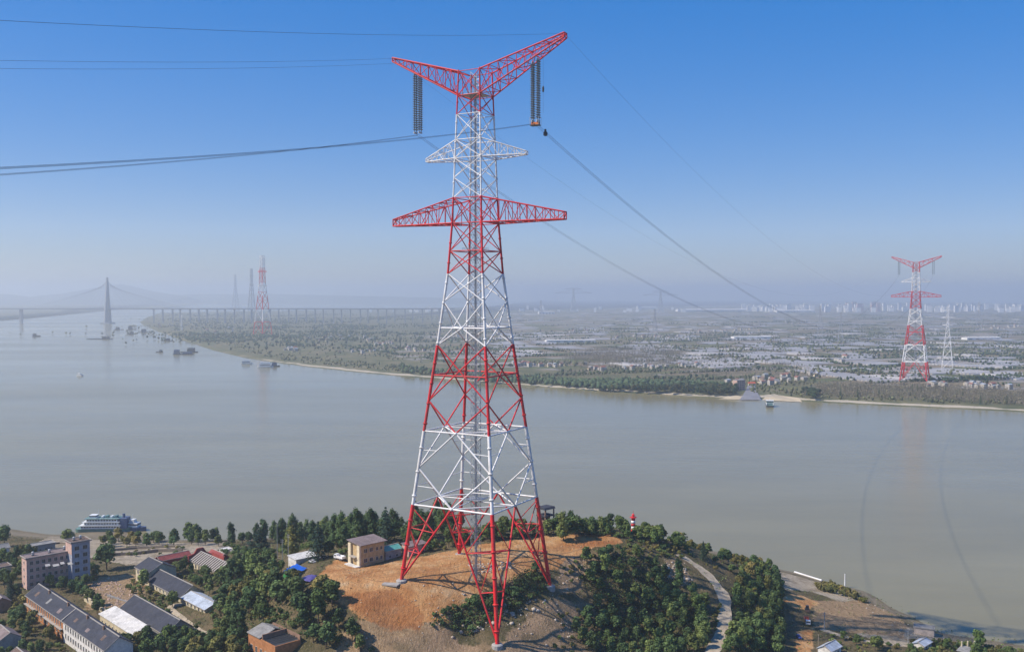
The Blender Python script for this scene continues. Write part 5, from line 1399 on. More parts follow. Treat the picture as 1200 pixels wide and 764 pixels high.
# green belt along the far shore: the front rows singly
fc = [crown("riverside_tree", m_, 'broad', 900 + i, 13, 5.2, .5) for i, m_ in enumerate((F_GREEN, F_GREEN, F_MID))]
front = fpoly([(655, 452.5), (700, 456.5), (760, 459.5), (820, 462.5), (862, 463.5), (866, 456), (820, 451), (760, 449), (700, 448), (655, 448)])
pts = inpoly(front, 900, rng); pts = pts[np.argsort(pts[:, 1])]
def far_mark(p):
    px = 600 + FPX * p[0] / p[1]
    return ("the upstream end" if px < 700 else "the middle" if px < 780 else "the ferry end")
for i, p in enumerate(pts[:240]):
    s = random.uniform(.7, 1.25)
    o = link("riverside_tree", fc[i % 3], None, p, random.uniform(0, 6.28), (s, s, s * random.uniform(.85, 1.15)))
    tag(o, "green tree in the front rows of the far shore belt, at %s" % far_mark(p), "tree", "trees of the far shore belt")
blobs("far_shore_wood", np.concatenate([pts[240:], inpoly(fpoly([(560, 447), (660, 453), (660, 446), (560, 440)]), 130, rng), inpoly(fpoly([(470, 437), (560, 445), (560, 440), (470, 430)]), 110, rng)]), F_GREEN, 41, (7, 13), "green belt of trees behind the far shore")
for k_, p in enumerate(inpoly(fpoly([(936, 466), (962, 468.5), (962, 463), (940, 461)]), 16, rng)):
    o = link("riverside_tree", fc[0], None, p, random.uniform(0, 6.28), (1.1, 1.1, 1.2)); tag(o, "dark green tree in the clump right of the ferry landing", "tree", "clump by the ferry landing")
# leafless poplars right of the ferry and behind the belt
bare = np.concatenate([inpoly(fpoly([(938, 466), (1020, 468), (1200, 476), (1260, 480), (1260, 464), (1200, 460), (1060, 453), (960, 452)]), 2600, rng), inpoly(fpoly([(640, 446), (860, 449), (950, 455), (950, 430), (860, 420), (760, 412), (660, 420)]), 1500, rng)])
def poplars(name, P, seed, label):
    rg = np.random.default_rng(seed); n = len(P); Vs, Fs = [], []
    h = rg.uniform(7, 14, n)
    # pale stems: thin three-sided tubes
    a = np.array([0, 2.09, 4.19]); ring = np.stack([np.cos(a), np.sin(a)], 1) * .16
    V = np.zeros((n, 6, 3)); V[:, :3, :2] = ring; V[:, 3:, :2] = ring * .3; V[:, 3:, 2] = h[:, None]; V += P[:, None, :]
    F = np.array([[0, 1, 4, 3], [1, 2, 5, 4], [2, 0, 3, 5]])[None] + (np.arange(n) * 6)[:, None, None]
    C = np.repeat(P, 12, 0); hh = np.repeat(h, 12)
    C = C + np.stack([rg.normal(size=12 * n) * 1.1, rg.normal(size=12 * n) * 1.1, hh * rg.uniform(.3, 1.0, 12 * n)], 1)
    V2, F2 = leaves(C, rg.normal(size=(12 * n, 3)), 1.1, rg)
    VV = np.concatenate([V.reshape(-1, 3), V2]); FF = np.concatenate([F.reshape(-1, 4), F2 + 6 * n])
    tag(link(name, np_mesh(name, VV, FF, F_BARE)), label, None, None, "stuff")
bare = np.concatenate([bare, inpoly(fpoly([(655, 419), (700, 408.5), (780, 408.5), (805, 416), (790, 427), (700, 427)]), 2200, rng)])
cyp = crown("far_conifer", F_GREEN, 'spire', 950, 17, 3.2, .35)
for px, py in ((1069, 459), (1075, 461), (1079, 460), (1098, 456), (1108, 463), (1149, 474), (1005, 467.5), (1030, 466), (985, 466), (1128, 470), (1180, 473), (955, 448)):
    q = fz(px, py); o = link("far_conifer", cyp, None, (q[0], q[1], 4), random.uniform(0, 6), (1, 1, random.uniform(.75, 1.15))); tag(o, "dark pointed tree standing out of the leafless wood, %s" % ("near the far red tower" if 1060 < px < 1115 else "nearer the ferry" if px < 1060 else "further downstream"), "tree", "dark pointed trees in the leafless wood")
poplars("bare_wood", bare, 42, "leafless grey brown poplars behind the far shore")
# hedges and tree lines along the field pattern, shrinking with distance into texture
lines, dark = [], R(24)
for i in range(430):
    px = rng.uniform(190, 1230); py = 355 + 92 * rng.uniform(0, 1) ** 1.7
    if px < 640 and py > 400 + (px - 250) * .09: continue
    c0 = fz(px, py); L = rng.uniform(60, 420); th = dark if rng.uniform() < .75 else dark + math.pi / 2
    n = int(L / rng.uniform(6, 11)); t = np.linspace(-L / 2, L / 2, max(n, 2))
    lines.append(np.stack([c0[0] + t * math.cos(th) + rng.normal(size=len(t)) * 2, c0[1] + t * math.sin(th) + rng.normal(size=len(t)) * 2, np.full(len(t), 4.0)], 1))
blobs("hedgerow_trees", np.concatenate(lines), F_GREEN, 43, (3, 9), "dark hedges and tree lines between the far fields", ico_=(_v0, _f0))
groves = []
for i in range(85):
    px = rng.uniform(180, 1230); py = 354.5 + 88 * rng.uniform(0, 1) ** 1.8
    if px < 640 and py > 396 + (px - 180) * .09: continue
    c0 = fz(px, py); n = int(rng.integers(20, 90)); s = rng.uniform(20, 90) * (1 + (c0[1] - 2000) / 6000)
    groves.append(np.stack([c0[0] + rng.normal(size=n) * s * 1.8, c0[1] + rng.normal(size=n) * s, np.full(n, 4.0)], 1))
blobs("far_grove", np.concatenate(groves), F_MID, 44, (5, 11), "scattered groves over the far plain", ico_=(_v0, _f0))
dk = []
for i in range(70):
    px = rng.uniform(215, 520); py = rng.uniform(364, 398 + (px - 215) * .08); c0 = fz(px, py); n = int(rng.integers(15, 60)); s = rng.uniform(15, 60) * (1 + (c0[1] - 2000) / 5000)
    dk.append(np.stack([c0[0] + rng.normal(size=n) * s * 2.2, c0[1] + rng.normal(size=n) * s, np.full(n, 4.0)], 1))
blobs("upstream_grove", np.concatenate(dk), F_GREEN, 46, (6, 12), "dark groves on the upstream part of the far plain", ico_=(_v0, _f0))
bush = []
for a_, b_, n in (((200, 392), (330, 424), 160), ((330, 424), (500, 441), 260), ((500, 441), (660, 453), 200), ((950, 468), (1200, 478), 160), ((165, 378), (215, 396), 60)):
    for i in range(n):
        if b_[0] < 220: break
        t = rng.uniform(); q = fz(a_[0] + (b_[0] - a_[0]) * t, a_[1] + (b_[1] - a_[1]) * t - rng.uniform(1.5, 9)); bush.append((q[0], q[1], 4.0))
for (xa, ya, xb, yb, n) in ((840, 452, 960, 447, 120), (880, 456, 940, 462, 70), (180, 374, 330, 378, 160), (200, 380, 300, 392, 140), (300, 378, 500, 396, 260), (330, 400, 520, 425, 200)):
    for i in range(n):
        bx_ = rng.uniform(xa, xb); by_ = ya + (yb - ya) * (bx_ - xa) / (xb - xa) * .5 + (yb - ya) * rng.uniform() * .5 + rng.normal() * 2
        sh_ = float(np.interp(bx_, [a[0] for a in SH[::-1]][2:], [a[1] for a in SH[::-1]][2:]))
        if bx_ < 200 or by_ > sh_ - 2: continue
        q = fz(bx_, by_); bush.append((q[0], q[1], 4.0))
blobs("shore_scrub", np.array(bush), F_MID, 45, (2.5, 7), "low scrub along the far shore")

# greenhouses: pale plastic tunnels lying in blocks
PLAS = M("greenhouse_plastic", (0.38, 0.36, 0.34), 0.45, 0.12, 0.05, objvar=.22); 
def tunnel(L, w=9.0, h=3.4):
    out = [(w / 2 * math.cos(math.pi * i / 6), h * math.sin(math.pi * i / 6)) for i in range(7)]
    return MB().prism(out, -L / 2, L / 2)
tn = [tunnel(L).mesh("greenhouse", PLAS) for L in (60, 85, 110)]
blocks = []
for i in range(400):
    px = rng.uniform(560, 1235); py = 366 + 80 * rng.uniform(0, 1) ** 1.25
    if py > 430 and px < 930: continue
    if py > 446: continue
    if px < 700 and py > 418: continue
    blocks.append((fz(px, py), py, px))
blocks.sort(key=lambda b: -b[1]); cnt = 0; restV, restF, k = [], [], 0
for c0, py, px in blocks:
    L = int(rng.integers(0, 3)); n = int(rng.integers(4, 12)); swap = rng.uniform() < .2
    for j in range(n):
        d = (j - n / 2) * 11.0; th = dark if not swap else dark + math.pi / 2
        x, y = c0[0] - d * math.sin(th), c0[1] + d * math.cos(th)
        if cnt < 290:
            o = link("greenhouse", tn[L], None, (x, y, 4.0), th)
            side_ = "left of" if px < 1040 else "right of" if px > 1105 else "behind"
            tag(o, "pale plastic greenhouse %s the far red tower, %s" % (side_, "nearer the river" if py > 436 else "in the second band" if py > 425 else "further inland"), "greenhouse", "plastic greenhouses on the far plain")
            cnt += 1
        else:
            V = np.array(tn[L].vertices[0].co[:]); V = np.array([q.co[:] for q in tn[L].vertices])
            ca, sa = math.cos(th), math.sin(th)
            restV.append(np.stack([V[:, 0] * ca - V[:, 1] * sa + x, V[:, 0] * sa + V[:, 1] * ca + y, V[:, 2] + 4.0], 1))
            restF += [[k + q for q in (i, (i + 1) % 7, 7 + (i + 1) % 7, 7 + i)] for i in range(6)]; k += 14
tag(link("greenhouse_fields", np_mesh("greenhouse_fields", np.concatenate(restV), np.array(restF), PLAS)), "further rows of pale plastic greenhouses out to the horizon", None, None, "stuff")

# village houses
F_WALL = wallmat("weathered_white_wall", (0.46, 0.43, 0.39)); F_RED = roofmat("faded_red_tiles", (0.24, 0.095, 0.075))
hv = []
for i, (wc, rc) in enumerate(((F_WALL, R_GREY), (F_WALL, F_RED), (W_CREAM, R_BROWN), (F_WALL, R_BLUE))):
    L, Wd, hh_, rs = ((12, 9, 7, 2.4), (11, 9, 9.5, 2.2), (14, 8, 5, 2.6), (10, 9, 10, .8))[i]
    w_ = MB().prism([(-Wd / 2, 0), (Wd / 2, 0), (Wd / 2, hh_), (0, hh_ + rs), (-Wd / 2, hh_)], -L / 2, L / 2).mesh("wall", wc)
    r_ = MB().prism([(-Wd / 2 - .5, hh_ - .2), (0, hh_ + rs + .05), (Wd / 2 + .5, hh_ - .2), (Wd / 2 + .5, hh_ + .15), (0, hh_ + rs + .4), (-Wd / 2 - .5, hh_ + .15)], -L / 2 - .5, L / 2 + .5).mesh("roof", rc)
    b = MB()
    for fl in range(2 if hh_ > 6 else 1):
        for u in (-.3, 0, .3): b.bx(u * L - .8, u * L + .8, -Wd / 2 - .06, -Wd / 2 - .01, 1.2 + fl * 3.4, 2.9 + fl * 3.4)
    hv.append((w_, r_, b.mesh("window_band", PANE)))
KH = ("grey roofed white house", "red roofed white house", "brown roofed cream house", "pale blue roofed white house")
VIL = [(375, 399, 22, 3, 6), (392, 396, 20, 3, 8), (430, 398, 16, 4, 14), (455, 404, 26, 3, 12), (415, 412, 26, 3, 7), (340, 410, 14, 3, 9), (478, 410, 18, 2, 8), (262, 388, 26, 4, 9), (200, 382, 20, 3, 8), (610, 428, 14, 2, 8), (645, 429, 34, 2, 14), (697, 433, 8, 1, 5), (712, 434, 10, 1.5, 6), (735, 433, 10, 1.5, 5),
       (770, 431, 16, 2, 8), (800, 429, 20, 2, 7), (862, 449, 8, 4, 6), (892, 447, 14, 4, 8), (908, 451, 18, 3, 7), (925, 445, 22, 3, 7), (950, 438, 14, 4, 7), (1095, 452, 20, 2, 8), (1160, 455, 28, 2, 10), (1140, 452, 12, 2, 6), (985, 423, 14, 3, 6), (680, 389, 30, 2, 10), (760, 396, 60, 3, 16), (860, 388, 60, 4, 16), (560, 398, 36, 4, 14), (590, 378, 30, 3, 10), (1180, 384, 40, 3, 14), (930, 378, 50, 3, 12)]
VN = ["by the upstream bend", "in the white hamlet across the water", "in the riverside hamlet", "at the hamlet's downstream end"]
for (px, py, sxx, syy, n) in VIL:
    where = ("by the upstream river bend" if px < 300 else "in the hamlets left of the near tower" if px < 500 else "in the hamlets just right of the near tower" if px < 740 else "in the hamlets inland of the green shore belt" if px < 850 else "in the ferry landing village" if px < 960 and py > 430 else "near the foot of the far red tower" if py > 430 else "far inland among the greenhouses")
    for i in range(n):
        q = fz(px + random.gauss(0, sxx * .42), py + random.gauss(0, syy * .42)); v = random.choices(range(4), (4, 2, 2, 2))[0]
        e = empty("village_house", (q[0], q[1], 4.0), random.choice((.42, .42 + math.pi / 2)) + random.uniform(-.1, .1), KH[v] + " " + where, "house", "houses of the far bank villages")
        s = random.uniform(.65, 1.05); e.scale = (s, s, s)
        for nm, me in zip(("wall", "roof", "window_band"), hv[v]): link(nm, me, e)
# long pale sheds and the town on the horizon
CITY = wallmat("town_block_wall", (0.78, 0.77, 0.75), .2); CITYP = wallmat("town_block_pink", (0.55, 0.40, 0.37), .2); 
for (px, py, L, Wd, h, lb) in ((758, 362, 260, 90, 26, "white blocky plant beside the conductor on the horizon"), (840, 365, 900, 160, 20, "very long white warehouse on the horizon beneath the wires"), (930, 366, 420, 120, 18, "white warehouse at the edge of the distant town"), (668, 401, 190, 40, 9, "long white shed among the far fields"),
                             (880, 397, 160, 40, 9, "pale shed with a long roof amid the greenhouses"), (1150, 398, 150, 40, 9, "pale farm shed inland of the white pylon"), (640, 368, 150, 60, 22, "tall white works far inland beside the near tower")):
    q = fz(px, py); e = empty("warehouse", (q[0], q[1], 4), R(8), lb, "warehouse")
    MB().prism([(-Wd / 2, 0), (Wd / 2, 0), (Wd / 2, h), (-Wd / 2, h)], -L / 2, L / 2).build("wall", CITY, e)
    MB().prism([(-Wd / 2 - 1, h + .1), (Wd / 2 + 1, h + .1), (0, h + Wd * .05 + .5)], -L / 2 - 1, L / 2 + 1).build("roof", R_WHITE, e)
    dm = MB().bx(0, 14, -.3, -.02, 1, h * .6).mesh("door", R_GREY)
    for i in range(int(L / 30)): link("door", dm, e, (-L / 2 + 8 + i * 30, -Wd / 2, 0))
for i in range(175):
    px = random.choices((random.uniform(870, 1010), random.uniform(990, 1200), random.uniform(620, 870), random.uniform(320, 620)), (4, 6, 1.2, 1))[0]
    q = fz(px, random.uniform(362.5, 366.0)); k = q[1] / 10000
    h = random.uniform(30, 72) * (1.25 if 985 < px < 1080 else 1) * k * (.7 if px < 860 else 1); w = random.uniform(22, 55); d = random.uniform(16, 26)
    pink = 990 < px < 1030 and random.random() < .6
    where = "right of the far tower" if px > 1085 else "left of the far tower" if px > 860 else "beyond the far plain"
    e = empty("town_block", (q[0], q[1], 4), random.uniform(-.3, .3), "%s %s block of the hazy town %s" % ("tall" if h > 55 * k else "low", "pinkish" if pink else "white", where), "building", "blocks of the town on the horizon")
    MB().bx(-w / 2, w / 2, -d / 2, d / 2, 0, h).build("wall", CITYP if pink else CITY, e)
    MB().bx(-w / 2 + 2, w / 2 - 2, -d / 2 + 2, d / 2 - 2, h + .01, h + 4).build("roof_house", R_GREY, e)
# ferry landing
rp = [[at(x, y, z) for x in xx] for xx, y, z in (((866, 876, 892), 468.6, .9), ((868, 877, 891), 466.5, 3.3), ((870, 878, 890), 464, 4.7), ((874, 879, 886), 457, 4.7), ((877, 880, 884), 449, 4.6))]
mb = MB()
for r0, r1 in zip(rp, rp[1:]):
    for k_ in (0, 1): mb.poly([r0[k_], r0[k_ + 1], r1[k_ + 1], r1[k_]])
tag(mb.build("ferry_ramp", M("ramp_concrete", (0.20, 0.20, 0.22), .9, .15, .05)), kind="structure")
q = at(866, 457, 4.0); e = empty("riverside_block", q, R(20), "tall pale apartment block standing beside the ferry ramp", "building")
MB().bx(-9, 9, -7, 7, 0, 19).build("wall", W_PINK, e); MB().bx(-9.4, 9.4, -7.4, 7.4, 19.01, 19.6).build("roof", R_GREY, e)
for fl in range(5):
    for u in (-6.5, -2.5, 1.2, 5): MB().bx(u, u + 2, -7.06, -7.01, 1.5 + fl * 3.6, 3.3 + fl * 3.6).build("window", PANE, e)
e = empty("landing_gate", at(881, 452, 4.0), .3, "red roofed kiosk at the head of the ferry ramp", "kiosk")
MB().bx(-6, 6, -4, 4, 0, 5).build("wall", W_CREAM, e); MB().prism([(-5, 5.02), (5, 5.02), (0, 8)], -7, 7).build("roof", M("orange_roof", (0.45, 0.10, .05), .7), e)
# sand spit and bank at the ferry
for pp, nm in (([(842, 467.5), (866, 468), (872, 465), (862, 463)], "sand_spit"), ([(893, 468.5), (940, 471), (936, 466), (912, 463), (897, 465)], "sand_bank")):
    V = [at(x, y, 4.25 if y < 466.5 else .6) for x, y in pp]
    tag(MB().poly(V).build(nm, M(nm + "_sand", (0.46, 0.38, 0.26), .95, .2, .03)), kind="structure")

# ------------------------------------------------------------------ pylons
def pylon(px, py, ptop, label, mats, base, top, arms, nb=9, r=.5, shape='lattice', rz=R(-29), z=4.0):
    b0 = at(px, py, z); H_ = CAM_Z + b0.y * (346 - ptop) / FPX - z
    e = empty("lattice_pylon", (b0.x, b0.y, z), rz, label, "pylon", "pylons of the far plain")
    def w(t): return (base + (top - base) * min(t / .72, 1.0)) / 2
    def P(k, t): return Vector((SG[k][0] * w(t), SG[k][1] * w(t), H_ * t))
    ts = [0]; step = .17
    while ts[-1] < .97: ts.append(min(ts[-1] + step, 1.0)); step *= .86; step = max(step, .055)
    if ts[-1] < 1: ts.append(1.0)
    nm = len(mats)
    def mt(t): return mats[int(min(t, .999) * nm * .999) % nm]
    for k in range(4):
        segs = [i / nm for i in range(nm + 1)]
        if nm == 1: segs = [0, .72, 1]
        for a, b in zip(segs, segs[1:]): member("leg", P(k, a), P(k, b), r * (1 - .5 * a), mt((a + b) / 2), e, 5)
    for g in range(nm):
        b = MB()
        for a, c in zip(ts, ts[1:]):
            if not (g / nm <= (a + c) / 2 < (g + 1) / nm): continue
            for f in range(4):
                h2 = (f + 1) % 4
                b.tube(P(f, a), P(h2, c), r * .55, n=3, cap=False); b.tube(P(h2, a), P(f, c), r * .55, n=3, cap=False); b.tube(P(f, c), P(h2, c), r * .5, n=3, cap=False)
        if b.v: tag(b.build("lattice_bracing", mats[g], e), kind="stuff")
    for (t, L) in arms:
        b = MB(); z_ = H_ * t; z2 = z_ + max(L * .16, 2.0); ww = w(t)
        for s in (-1, 1):
            for sy in (-1, 1):
                b.tube((s * ww, sy * ww, z_), (s * L, 0, z_ + .4), r * .9, n=4); b.tube((s * ww, sy * ww, z2), (s * L, 0, z_ + .6), r * .8, n=4)
            for i in range(1, 5):
                x = s * (ww + (L - ww) * i / 5); b.tube((x, 0, z_), (x, 0, z2 + (z_ - z2) * i / 5), r * .4, n=3)
        b.build("cross_arm", mt(t), e)
    return e
pylon(308, 393, 300, "big red and white lattice mast on the upstream point", [RED, WHITE, RED, WHITE, RED, WHITE], 58, 16, [(.62, 26), (.80, 26)], r=2.0, z=4)
pylon(295, 377, 315, "dark slim pylon just left of the big red and white mast", [GALV], 44, 12, [(.7, 20), (.86, 18)], r=2.2)
pylon(276, 366, 322, "dark tapering pylon standing by the bridge approach", [GALV], 60, 12, [(.75, 26)], r=2.6)
pylon(1110, 433, 359, "pale grey pylon standing beside the far red tower", [WHITE], 25, 5, [(.70, 12), (.82, 15), (.93, 11)], r=.42)
pylon(672, 366, 338, "wide armed hazy pylon just right of the near tower on the horizon", [GALV], 60, 14, [(.80, 200), (.97, 90)], r=2.6, rz=.1)
pylon(774, 366, 341, "wide armed hazy pylon beneath the left conductor", [GALV], 60, 14, [(.80, 190), (.97, 90)], r=2.6, rz=.1)
pylon(767, 396, 362, "faint pale pylon amid the fields under the left conductor", [GALV], 26, 5, [(.72, 15), (.86, 12)], r=.6)
pylon(634, 376, 352, "faint pale pylon far inland beside the near tower", [GALV], 30, 6, [(.72, 18), (.88, 14)], r=.8)
pylon(961, 396, 358, "faint pale pylon in the middle of the greenhouse fields", [GALV], 26, 5, [(.72, 15), (.86, 12)], r=.6)
pylon(985, 402, 366, "shorter faint pylon next to the middle greenhouse pylon", [GALV], 22, 5, [(.72, 13), (.86, 11)], r=.5)
pylon(1147, 388, 354, "faint pylon inland right of the pale grey pylon", [GALV], 30, 6, [(.72, 18), (.88, 14)], r=.7)
pylon(213, 388, 369, "small pale mast on the upstream shore", [WHITE], 9, 4, [(.9, 8)], r=.8)

# ------------------------------------------------------------------ cable-stayed bridge
BY = 6200.0; BX = (126 - 600) / FPX * BY; BC = M("bridge_concrete", (0.31, 0.32, 0.34), .9, .1, .05)
e = empty("cable_stayed_bridge", (BX, BY, 0), 0, "long cable stayed bridge with one tall pylon crossing the hazy river upstream", "bridge")
ZD_, ZT = 98.0, 300.0
for s in (-1, 1):
    b = MB(); b.tube((-0, s * 30, -6), (0, s * 22, ZD_ - 8), 15, 12, 8); b.tube((0, s * 22, ZD_ - 8), (0, s * 4, ZT - 70), 12, 9, 8)
    b.build("pylon_leg", BC, e)
MB().tube((0, 0, ZT - 80), (0, 0, ZT), 12, 7, 8).build("pylon_head", BC, e)
MB().bx(-28, 28, -48, 48, -6, 7).build("pier_cap", BC, e)
MB().bx(-2600, 2250, -15, 15, ZD_ - 6, ZD_).build("deck", BC, e)
for s in (-1, 1): MB().bx(-2600, 2250, s * 15.2 - .2, s * 15.2 + .2, ZD_, ZD_ + 1.6).build("railing", BC, e)
CAB = M("stay_cable", (0.30, 0.31, 0.33), .6, .1)
for s in (-1, 1):
    for sy in (-1, 1):
        for i in range(1, 13): MB().tube((0, sy * 2, ZT - 4 - i * 4.5), (s * i * 42, sy * 13, ZD_ + .1), .24, n=4).build("stay_cable", CAB, e)
x = 300.0; i = 0
while x < 2250:
    for sy in (-8, 8):
        MB().bx(x - 1.7, x + 1.7, sy - 2.0, sy + 2.0, -6, ZD_ - 9).build("pier", BC, e)
    MB().bx(x - 4.5, x + 4.5, -14, 14, ZD_ - 9, ZD_ - 6.01).build("pier_head", BC, e)
    x += 58 + 9 * math.sin(i * 2.4); i += 1
for x in (-560, -1100, -1640, -2180):
    MB().bx(x - 7, x + 7, -12, 12, -6, ZD_ - 6.01).build("pier", BC, e)

# ------------------------------------------------------------------ hills on the horizon
HILLM = M("hill_forest", (0.06, 0.075, 0.05), .95, .3, .004)
def hill(name, pp, Y, depth, seed):
    rg = np.random.default_rng(seed); xs_ = [(px - 600) / FPX * Y for px, py in pp]; zs_ = [CAM_Z + (346 - py) / FPX * Y for px, py in pp]
    n = 90; m_ = 9; X = np.linspace(xs_[0], xs_[-1], n); Zr = np.interp(X, xs_, zs_)
    V = []
    for j in range(m_):
        t = j / (m_ - 1) * 2 - 1
        pr = (1 - abs(t)) ** 1.2
        nz = fbm(X, np.full(n, 4000.0 * j), 1 / 700, seed) * 40 * min(1, 2 * pr)
        V.append(np.stack([X, np.full(n, Y + t * depth), np.maximum(-4 + (Zr + 4) * pr + nz, -4)], 1))
    V = np.concatenate(V); idx = np.arange(n * m_).reshape(m_, n)
    F = np.stack([idx[:-1, :-1].ravel(), idx[:-1, 1:].ravel(), idx[1:, 1:].ravel(), idx[1:, :-1].ravel()], 1)
    tag(link(name, np_mesh(name, V, F, HILLM, True)), kind="structure")
hill("hills", [(40, 347), (80, 343), (112, 337), (142, 332.5), (162, 337), (185, 343), (220, 348)], 20000, 1900, 5)
hill("hills", [(-250, 347), (-160, 338), (-80, 343), (-20, 343), (10, 345), (45, 350)], 19000, 1500, 8)
hill("hills", [(150, 350), (220, 345), (300, 344), (380, 346), (450, 348), (560, 350)], 22000, 1800, 9)

# ------------------------------------------------------------------ boats
HULL_D = M("dark_hull", (0.05, 0.055, 0.065), .6, .15, .3); SHIPW = M("ship_white", (0.72, 0.74, 0.73), .5, .1, .3, .25, (.35, .33, .3)); SHIPG = M("ship_green", (0.12, 0.235, 0.22), .6, .2, .3, .3, (.08, .12, .1)); SHIPB = M("ship_blue", (0.08, 0.115, 0.20), .6, .15, .3)
def hull(L, Wd, h, dr=1.0, bow=.22):
    b = MB(); secs = [(-L / 2, .7), (-L / 2 + L * .06, 1.0), (L / 2 - L * bow, 1.0), (L / 2 - L * bow * .4, .62), (L / 2, .08)]
    k = 0
    for x, f in secs:
        sh = h * (1.25 if x > L * .3 else 1.0)
        b.v += [(x, -Wd / 2 * f * .8, -dr), (x, -Wd / 2 * f, sh), (x, Wd / 2 * f, sh), (x, Wd / 2 * f * .8, -dr)]
    for i in range(len(secs) - 1):
        for j in range(4):
            p = i * 4 + j; q = i * 4 + (j + 1) % 4
            b.f.append((p, q, q + 4, p + 4)); b.m.append(0)
    b.f.append((3, 2, 1, 0)); b.m.append(0); n = (len(secs) - 1) * 4; b.f.append((n, n + 1, n + 2, n + 3)); b.m.append(0)
    return b
def boat(px, py, L, ang, label, hm, cm, cab=(-.4, -.15, .7, 7), cargo=None, z=0, mast=True, extra=0):
    p = at(px, py, 0); e = empty("river_boat", p, ang, label, "boat", "boats out on the river")
    Wd = L * .19 + 2
    hull(L, Wd, 2.6).build("hull", hm, e)
    x0, x1, w, h = cab; x0, x1 = x0 * L, x1 * L
    c = MB().bx(x0, x1, -Wd * w / 2, Wd * w / 2, 2.65, 2.65 + h * .6).build("deckhouse", cm, e)
    MB().bx(x0 + 1, x1 - .5, -Wd * w / 2 + .5, Wd * w / 2 - .5, 2.66 + h * .6, 2.65 + h).build("bridge_house", cm, e)
    MB().bx(x0 - .05, x1 + .05, -Wd * w / 2 - .05, Wd * w / 2 + .05, 2.65 + h * .3, 2.65 + h * .45).build("window_band", PANE, c)
    if mast: MB().tube(((x0 + x1) / 2, 0, 2.65 + h), ((x0 + x1) / 2, 0, 2.65 + h + 5), .18, n=5).build("mast", DARK, e)
    if cargo: MB().prism([(-Wd * .36, 2.66), (Wd * .36, 2.66), (Wd * .22, 2.66 + cargo), (-Wd * .22, 2.66 + cargo)], x1 + 2, L * .33).build("cargo", cargo and STONE if cargo > 3 else W_BROWN, e)
    for i in range(extra):
        x = L * (.02 + .12 * i); MB().tube((x, 0, 2.6), (x + 3, 0, 15 + 3 * (i % 2)), .5, .3, 5).build("derrick", DARK, e)
        MB().bx(x - 3, x + 3, -3, 3, 2.65, 7 + i).build("deck_crate", cm, e)
    return e
boat(43, 394.5, 45, 1.2, "lone dark barge far out on the bright reach at the picture's edge", HULL_D, HULL_D, cargo=3, cab=(-.42, -.1, .8, 12))
boat(117, 397.5, 105, .05, "long low barge with dark deckhouse below the bridge pylon", HULL_D, HULL_D, cab=(.12, .36, .8, 9))
boat(94, 440.5, 16, -.2, "small white launch alone in mid river", SHIPW, SHIPW, cab=(-.4, .1, .8, 4))
boat(215, 415.5, 62, .05, "cluster of dark dredging craft moored off the far shore", HULL_D, SHIPB, cab=(-.46, -.2, .9, 13), extra=4)
boat(222, 413.0, 56, .0, "dark dredger moored behind the nearest dredging craft", HULL_D, HULL_D, cab=(-.1, .3, .9, 12), extra=2)
boat(187, 413.0, 30, -.5, "small dark tug upstream of the dredging craft", HULL_D, HULL_D, cab=(.0, .35, .8, 6))
boat(139, 386.5, 50, .6, "first of the dark barges off the point of land", HULL_D, HULL_D, cab=(-.3, .1, .9, 12))
boat(154, 386.5, 52, .3, "dark barge in the middle of the three off the point", HULL_D, HULL_D, cab=(-.3, .1, .9, 16))
boat(155, 391.5, 44, .9, "dark barge nearest the viewer off the point", HULL_D, HULL_D, cab=(-.3, .1, .9, 10))
boat(168, 389.5, 48, .3, "dark barge closest in to the point of land", HULL_D, HULL_D, cab=(-.2, .3, .9, 14))
boat(197, 399.5, 40, .1, "dark work boat against the upstream shore", HULL_D, HULL_D, cab=(-.3, .2, .9, 8))
boat(289, 426.5, 30, .2, "smaller white pontoon house at the far shore", SHIPW, SHIPW, cab=(-.4, .3, .9, 8))
boat(311, 430.5, 40, .15, "larger white pontoon house at the far shore", SHIPW, SHIPW, cab=(-.35, .3, .9, 11))
boat(322, 429.5, 26, .4, "dark tug tied beside the larger white pontoon", HULL_D, SHIPB, cab=(-.3, .2, .9, 8))
boat(126, 378.8, 46, .2, "dark barge passing the foot of the bridge pylon", HULL_D, HULL_D, cab=(-.3, .1, .9, 10))
# ferry at the far landing
p = at(902, 476, 0); e = empty("car_ferry", p, 1.35, "flat green and white car ferry lying off the far landing ramp", "ferry")
hull(34, 13, 2.2, bow=.1).build("hull", HULL_D, e); MB().bx(-15, 13, -5.5, 5.5, 2.8, 3.1).build("deck", SHIPG, e)
for s in (-1, 1): MB().bx(-12, 12, s * 5.3 - .4, s * 5.3 + .4, 3.11, 6).build("bulwark", SHIPW, e)
c = MB().bx(-6, 4, -5.6, 5.6, 6.01, 9.5).build("wheelhouse", SHIPG, e); MB().bx(-6.1, 4.1, -5.7, 5.7, 7.4, 8.6).build("window_band", PANE, c); MB().bx(-6.6, 4.6, -6.2, 6.2, 9.51, 10.0).build("roof", SHIPW, e)
MB().tube((-2, 0, 10), (-2, 0, 15), .2, n=5).build("mast", SHIPW, e)

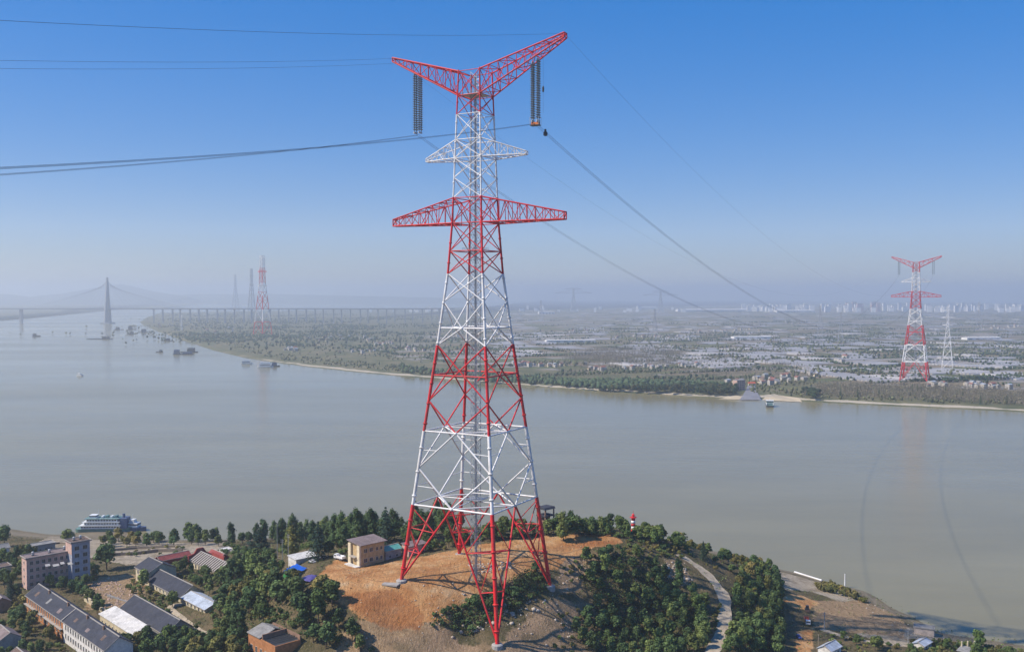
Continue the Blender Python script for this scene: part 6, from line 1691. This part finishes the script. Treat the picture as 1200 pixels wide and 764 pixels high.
# moored passenger ship below the village
p = at(124, 622, 0); e = empty("passenger_ship", p, .03, "white three deck passenger ship with green hull moored below the village", "ship")
e.scale = (.88, .88, .88); hull(50, 11, 3.0).build("hull", SHIPG, e)
zz = 3.2; SHIPWIN = MB().bx(0, 1.5, -.06, 0, .9, 2.0).mesh("window", PANE)
for i, (x0, x1, w) in enumerate(((-20, 14, 10.4), (-17, 13, 10), (-15, 12, 9.6))):
    c = MB().bx(x0, x1, -w / 2, w / 2, zz, zz + 2.7).build("deckhouse", SHIPW, e)
    n = int((x1 - x0) / 2.4)
    for j in range(n):
        link("window", SHIPWIN, c, (x0 + .5 + j * 2.4, -w / 2 - .002, zz))
    MB().bx(x0 - 1.6, x1 + 1.4, -w / 2 - 1.1, w / 2 + 1.1, zz + 2.71, zz + 2.95).build("deck", SHIPW if i < 2 else SHIPG, e)
    b = MB()
    for y in (-w / 2 - 1.05, w / 2 + 1.05):
        for hh_ in (.55, 1.0): b.tube((x0 - 1.5, y, zz + 2.95 + hh_), (x1 + 1.3, y, zz + 2.95 + hh_), .06, n=4)
        for j in range(9): xx = x0 - 1.5 + (x1 - x0 + 2.8) * j / 8; b.tube((xx, y, zz + 2.95), (xx, y, zz + 3.95), .06, n=4)
    b.build("railing", SHIPW, e)
    zz += 3.0
MB().bx(-13, -7, -3, 3, zz + .01, zz + 2.6).build("wheelhouse", SHIPW, e); MB().bx(-13.1, -6.9, -3.1, 3.1, zz + 1.2, zz + 2.0).build("window_band", PANE, e)
MB().tube((-6, 0, zz), (-6, 0, zz + 7), .15, n=5).build("mast", SHIPW, e)
for i, x in enumerate((-3, 1, 5, 9)):
    MB().bx(x, x + 1.6, -2.4, 2.4, zz + .01, zz + 1.5 + .4 * (i % 2)).build("deck_locker", SHIPG if i % 2 else SHIPW, e)
MB().bx(14.05, 20, -5, 5, 3.2, 12.2).build("stern_block", SHIPB, e); MB().lathe([(1.3, 12.3), (1.1, 15.5)], 10, (16, 0, 0)).build("funnel", SHIPB, e)
p = at(153, 621, 0); e = empty("work_ship", p, -.12, "smaller dark blue work ship with white bridge moored astern of the passenger ship", "ship")
hull(26, 7.5, 2.6).build("hull", SHIPB, e); c = MB().bx(-2, 7, -3, 3, 2.7, 6.4).build("deckhouse", SHIPW, e); MB().bx(-2.05, 7.05, -3.05, 3.05, 4.6, 5.5).build("window_band", PANE, c)
MB().bx(0, 4, -2.2, 2.2, 6.41, 8.8).build("bridge_house", SHIPW, e); MB().tube((2, 0, 8.8), (2, 0, 13), .12, n=5).build("mast", SHIPW, e)
MB().bx(-10, -3, -3, 3, 2.7, 4.4).build("cargo_hatch", SHIPG, e)

# ------------------------------------------------------------------ air
HCOL = (0.84, 0.91, 0.975, 1)
m = NT("haze")
m.t.nodes.remove(m.b)
pv = m.n("ShaderNodeVolumePrincipled")
pv.inputs["Color"].default_value = HCOL
pv.inputs["Density"].default_value = HAZE
pv.inputs["Anisotropy"].default_value = 0.42
m.l(pv.outputs[0], m.out.inputs["Volume"])
m.mat.cycles.homogeneous_volume = True if hasattr(m.mat.cycles, "homogeneous_volume") else True
mb = MB(); mb.bx(-38000, 38000, -3950, 34000, -9.0, 440.0)
tag(mb.build("haze", m.mat), kind="stuff")
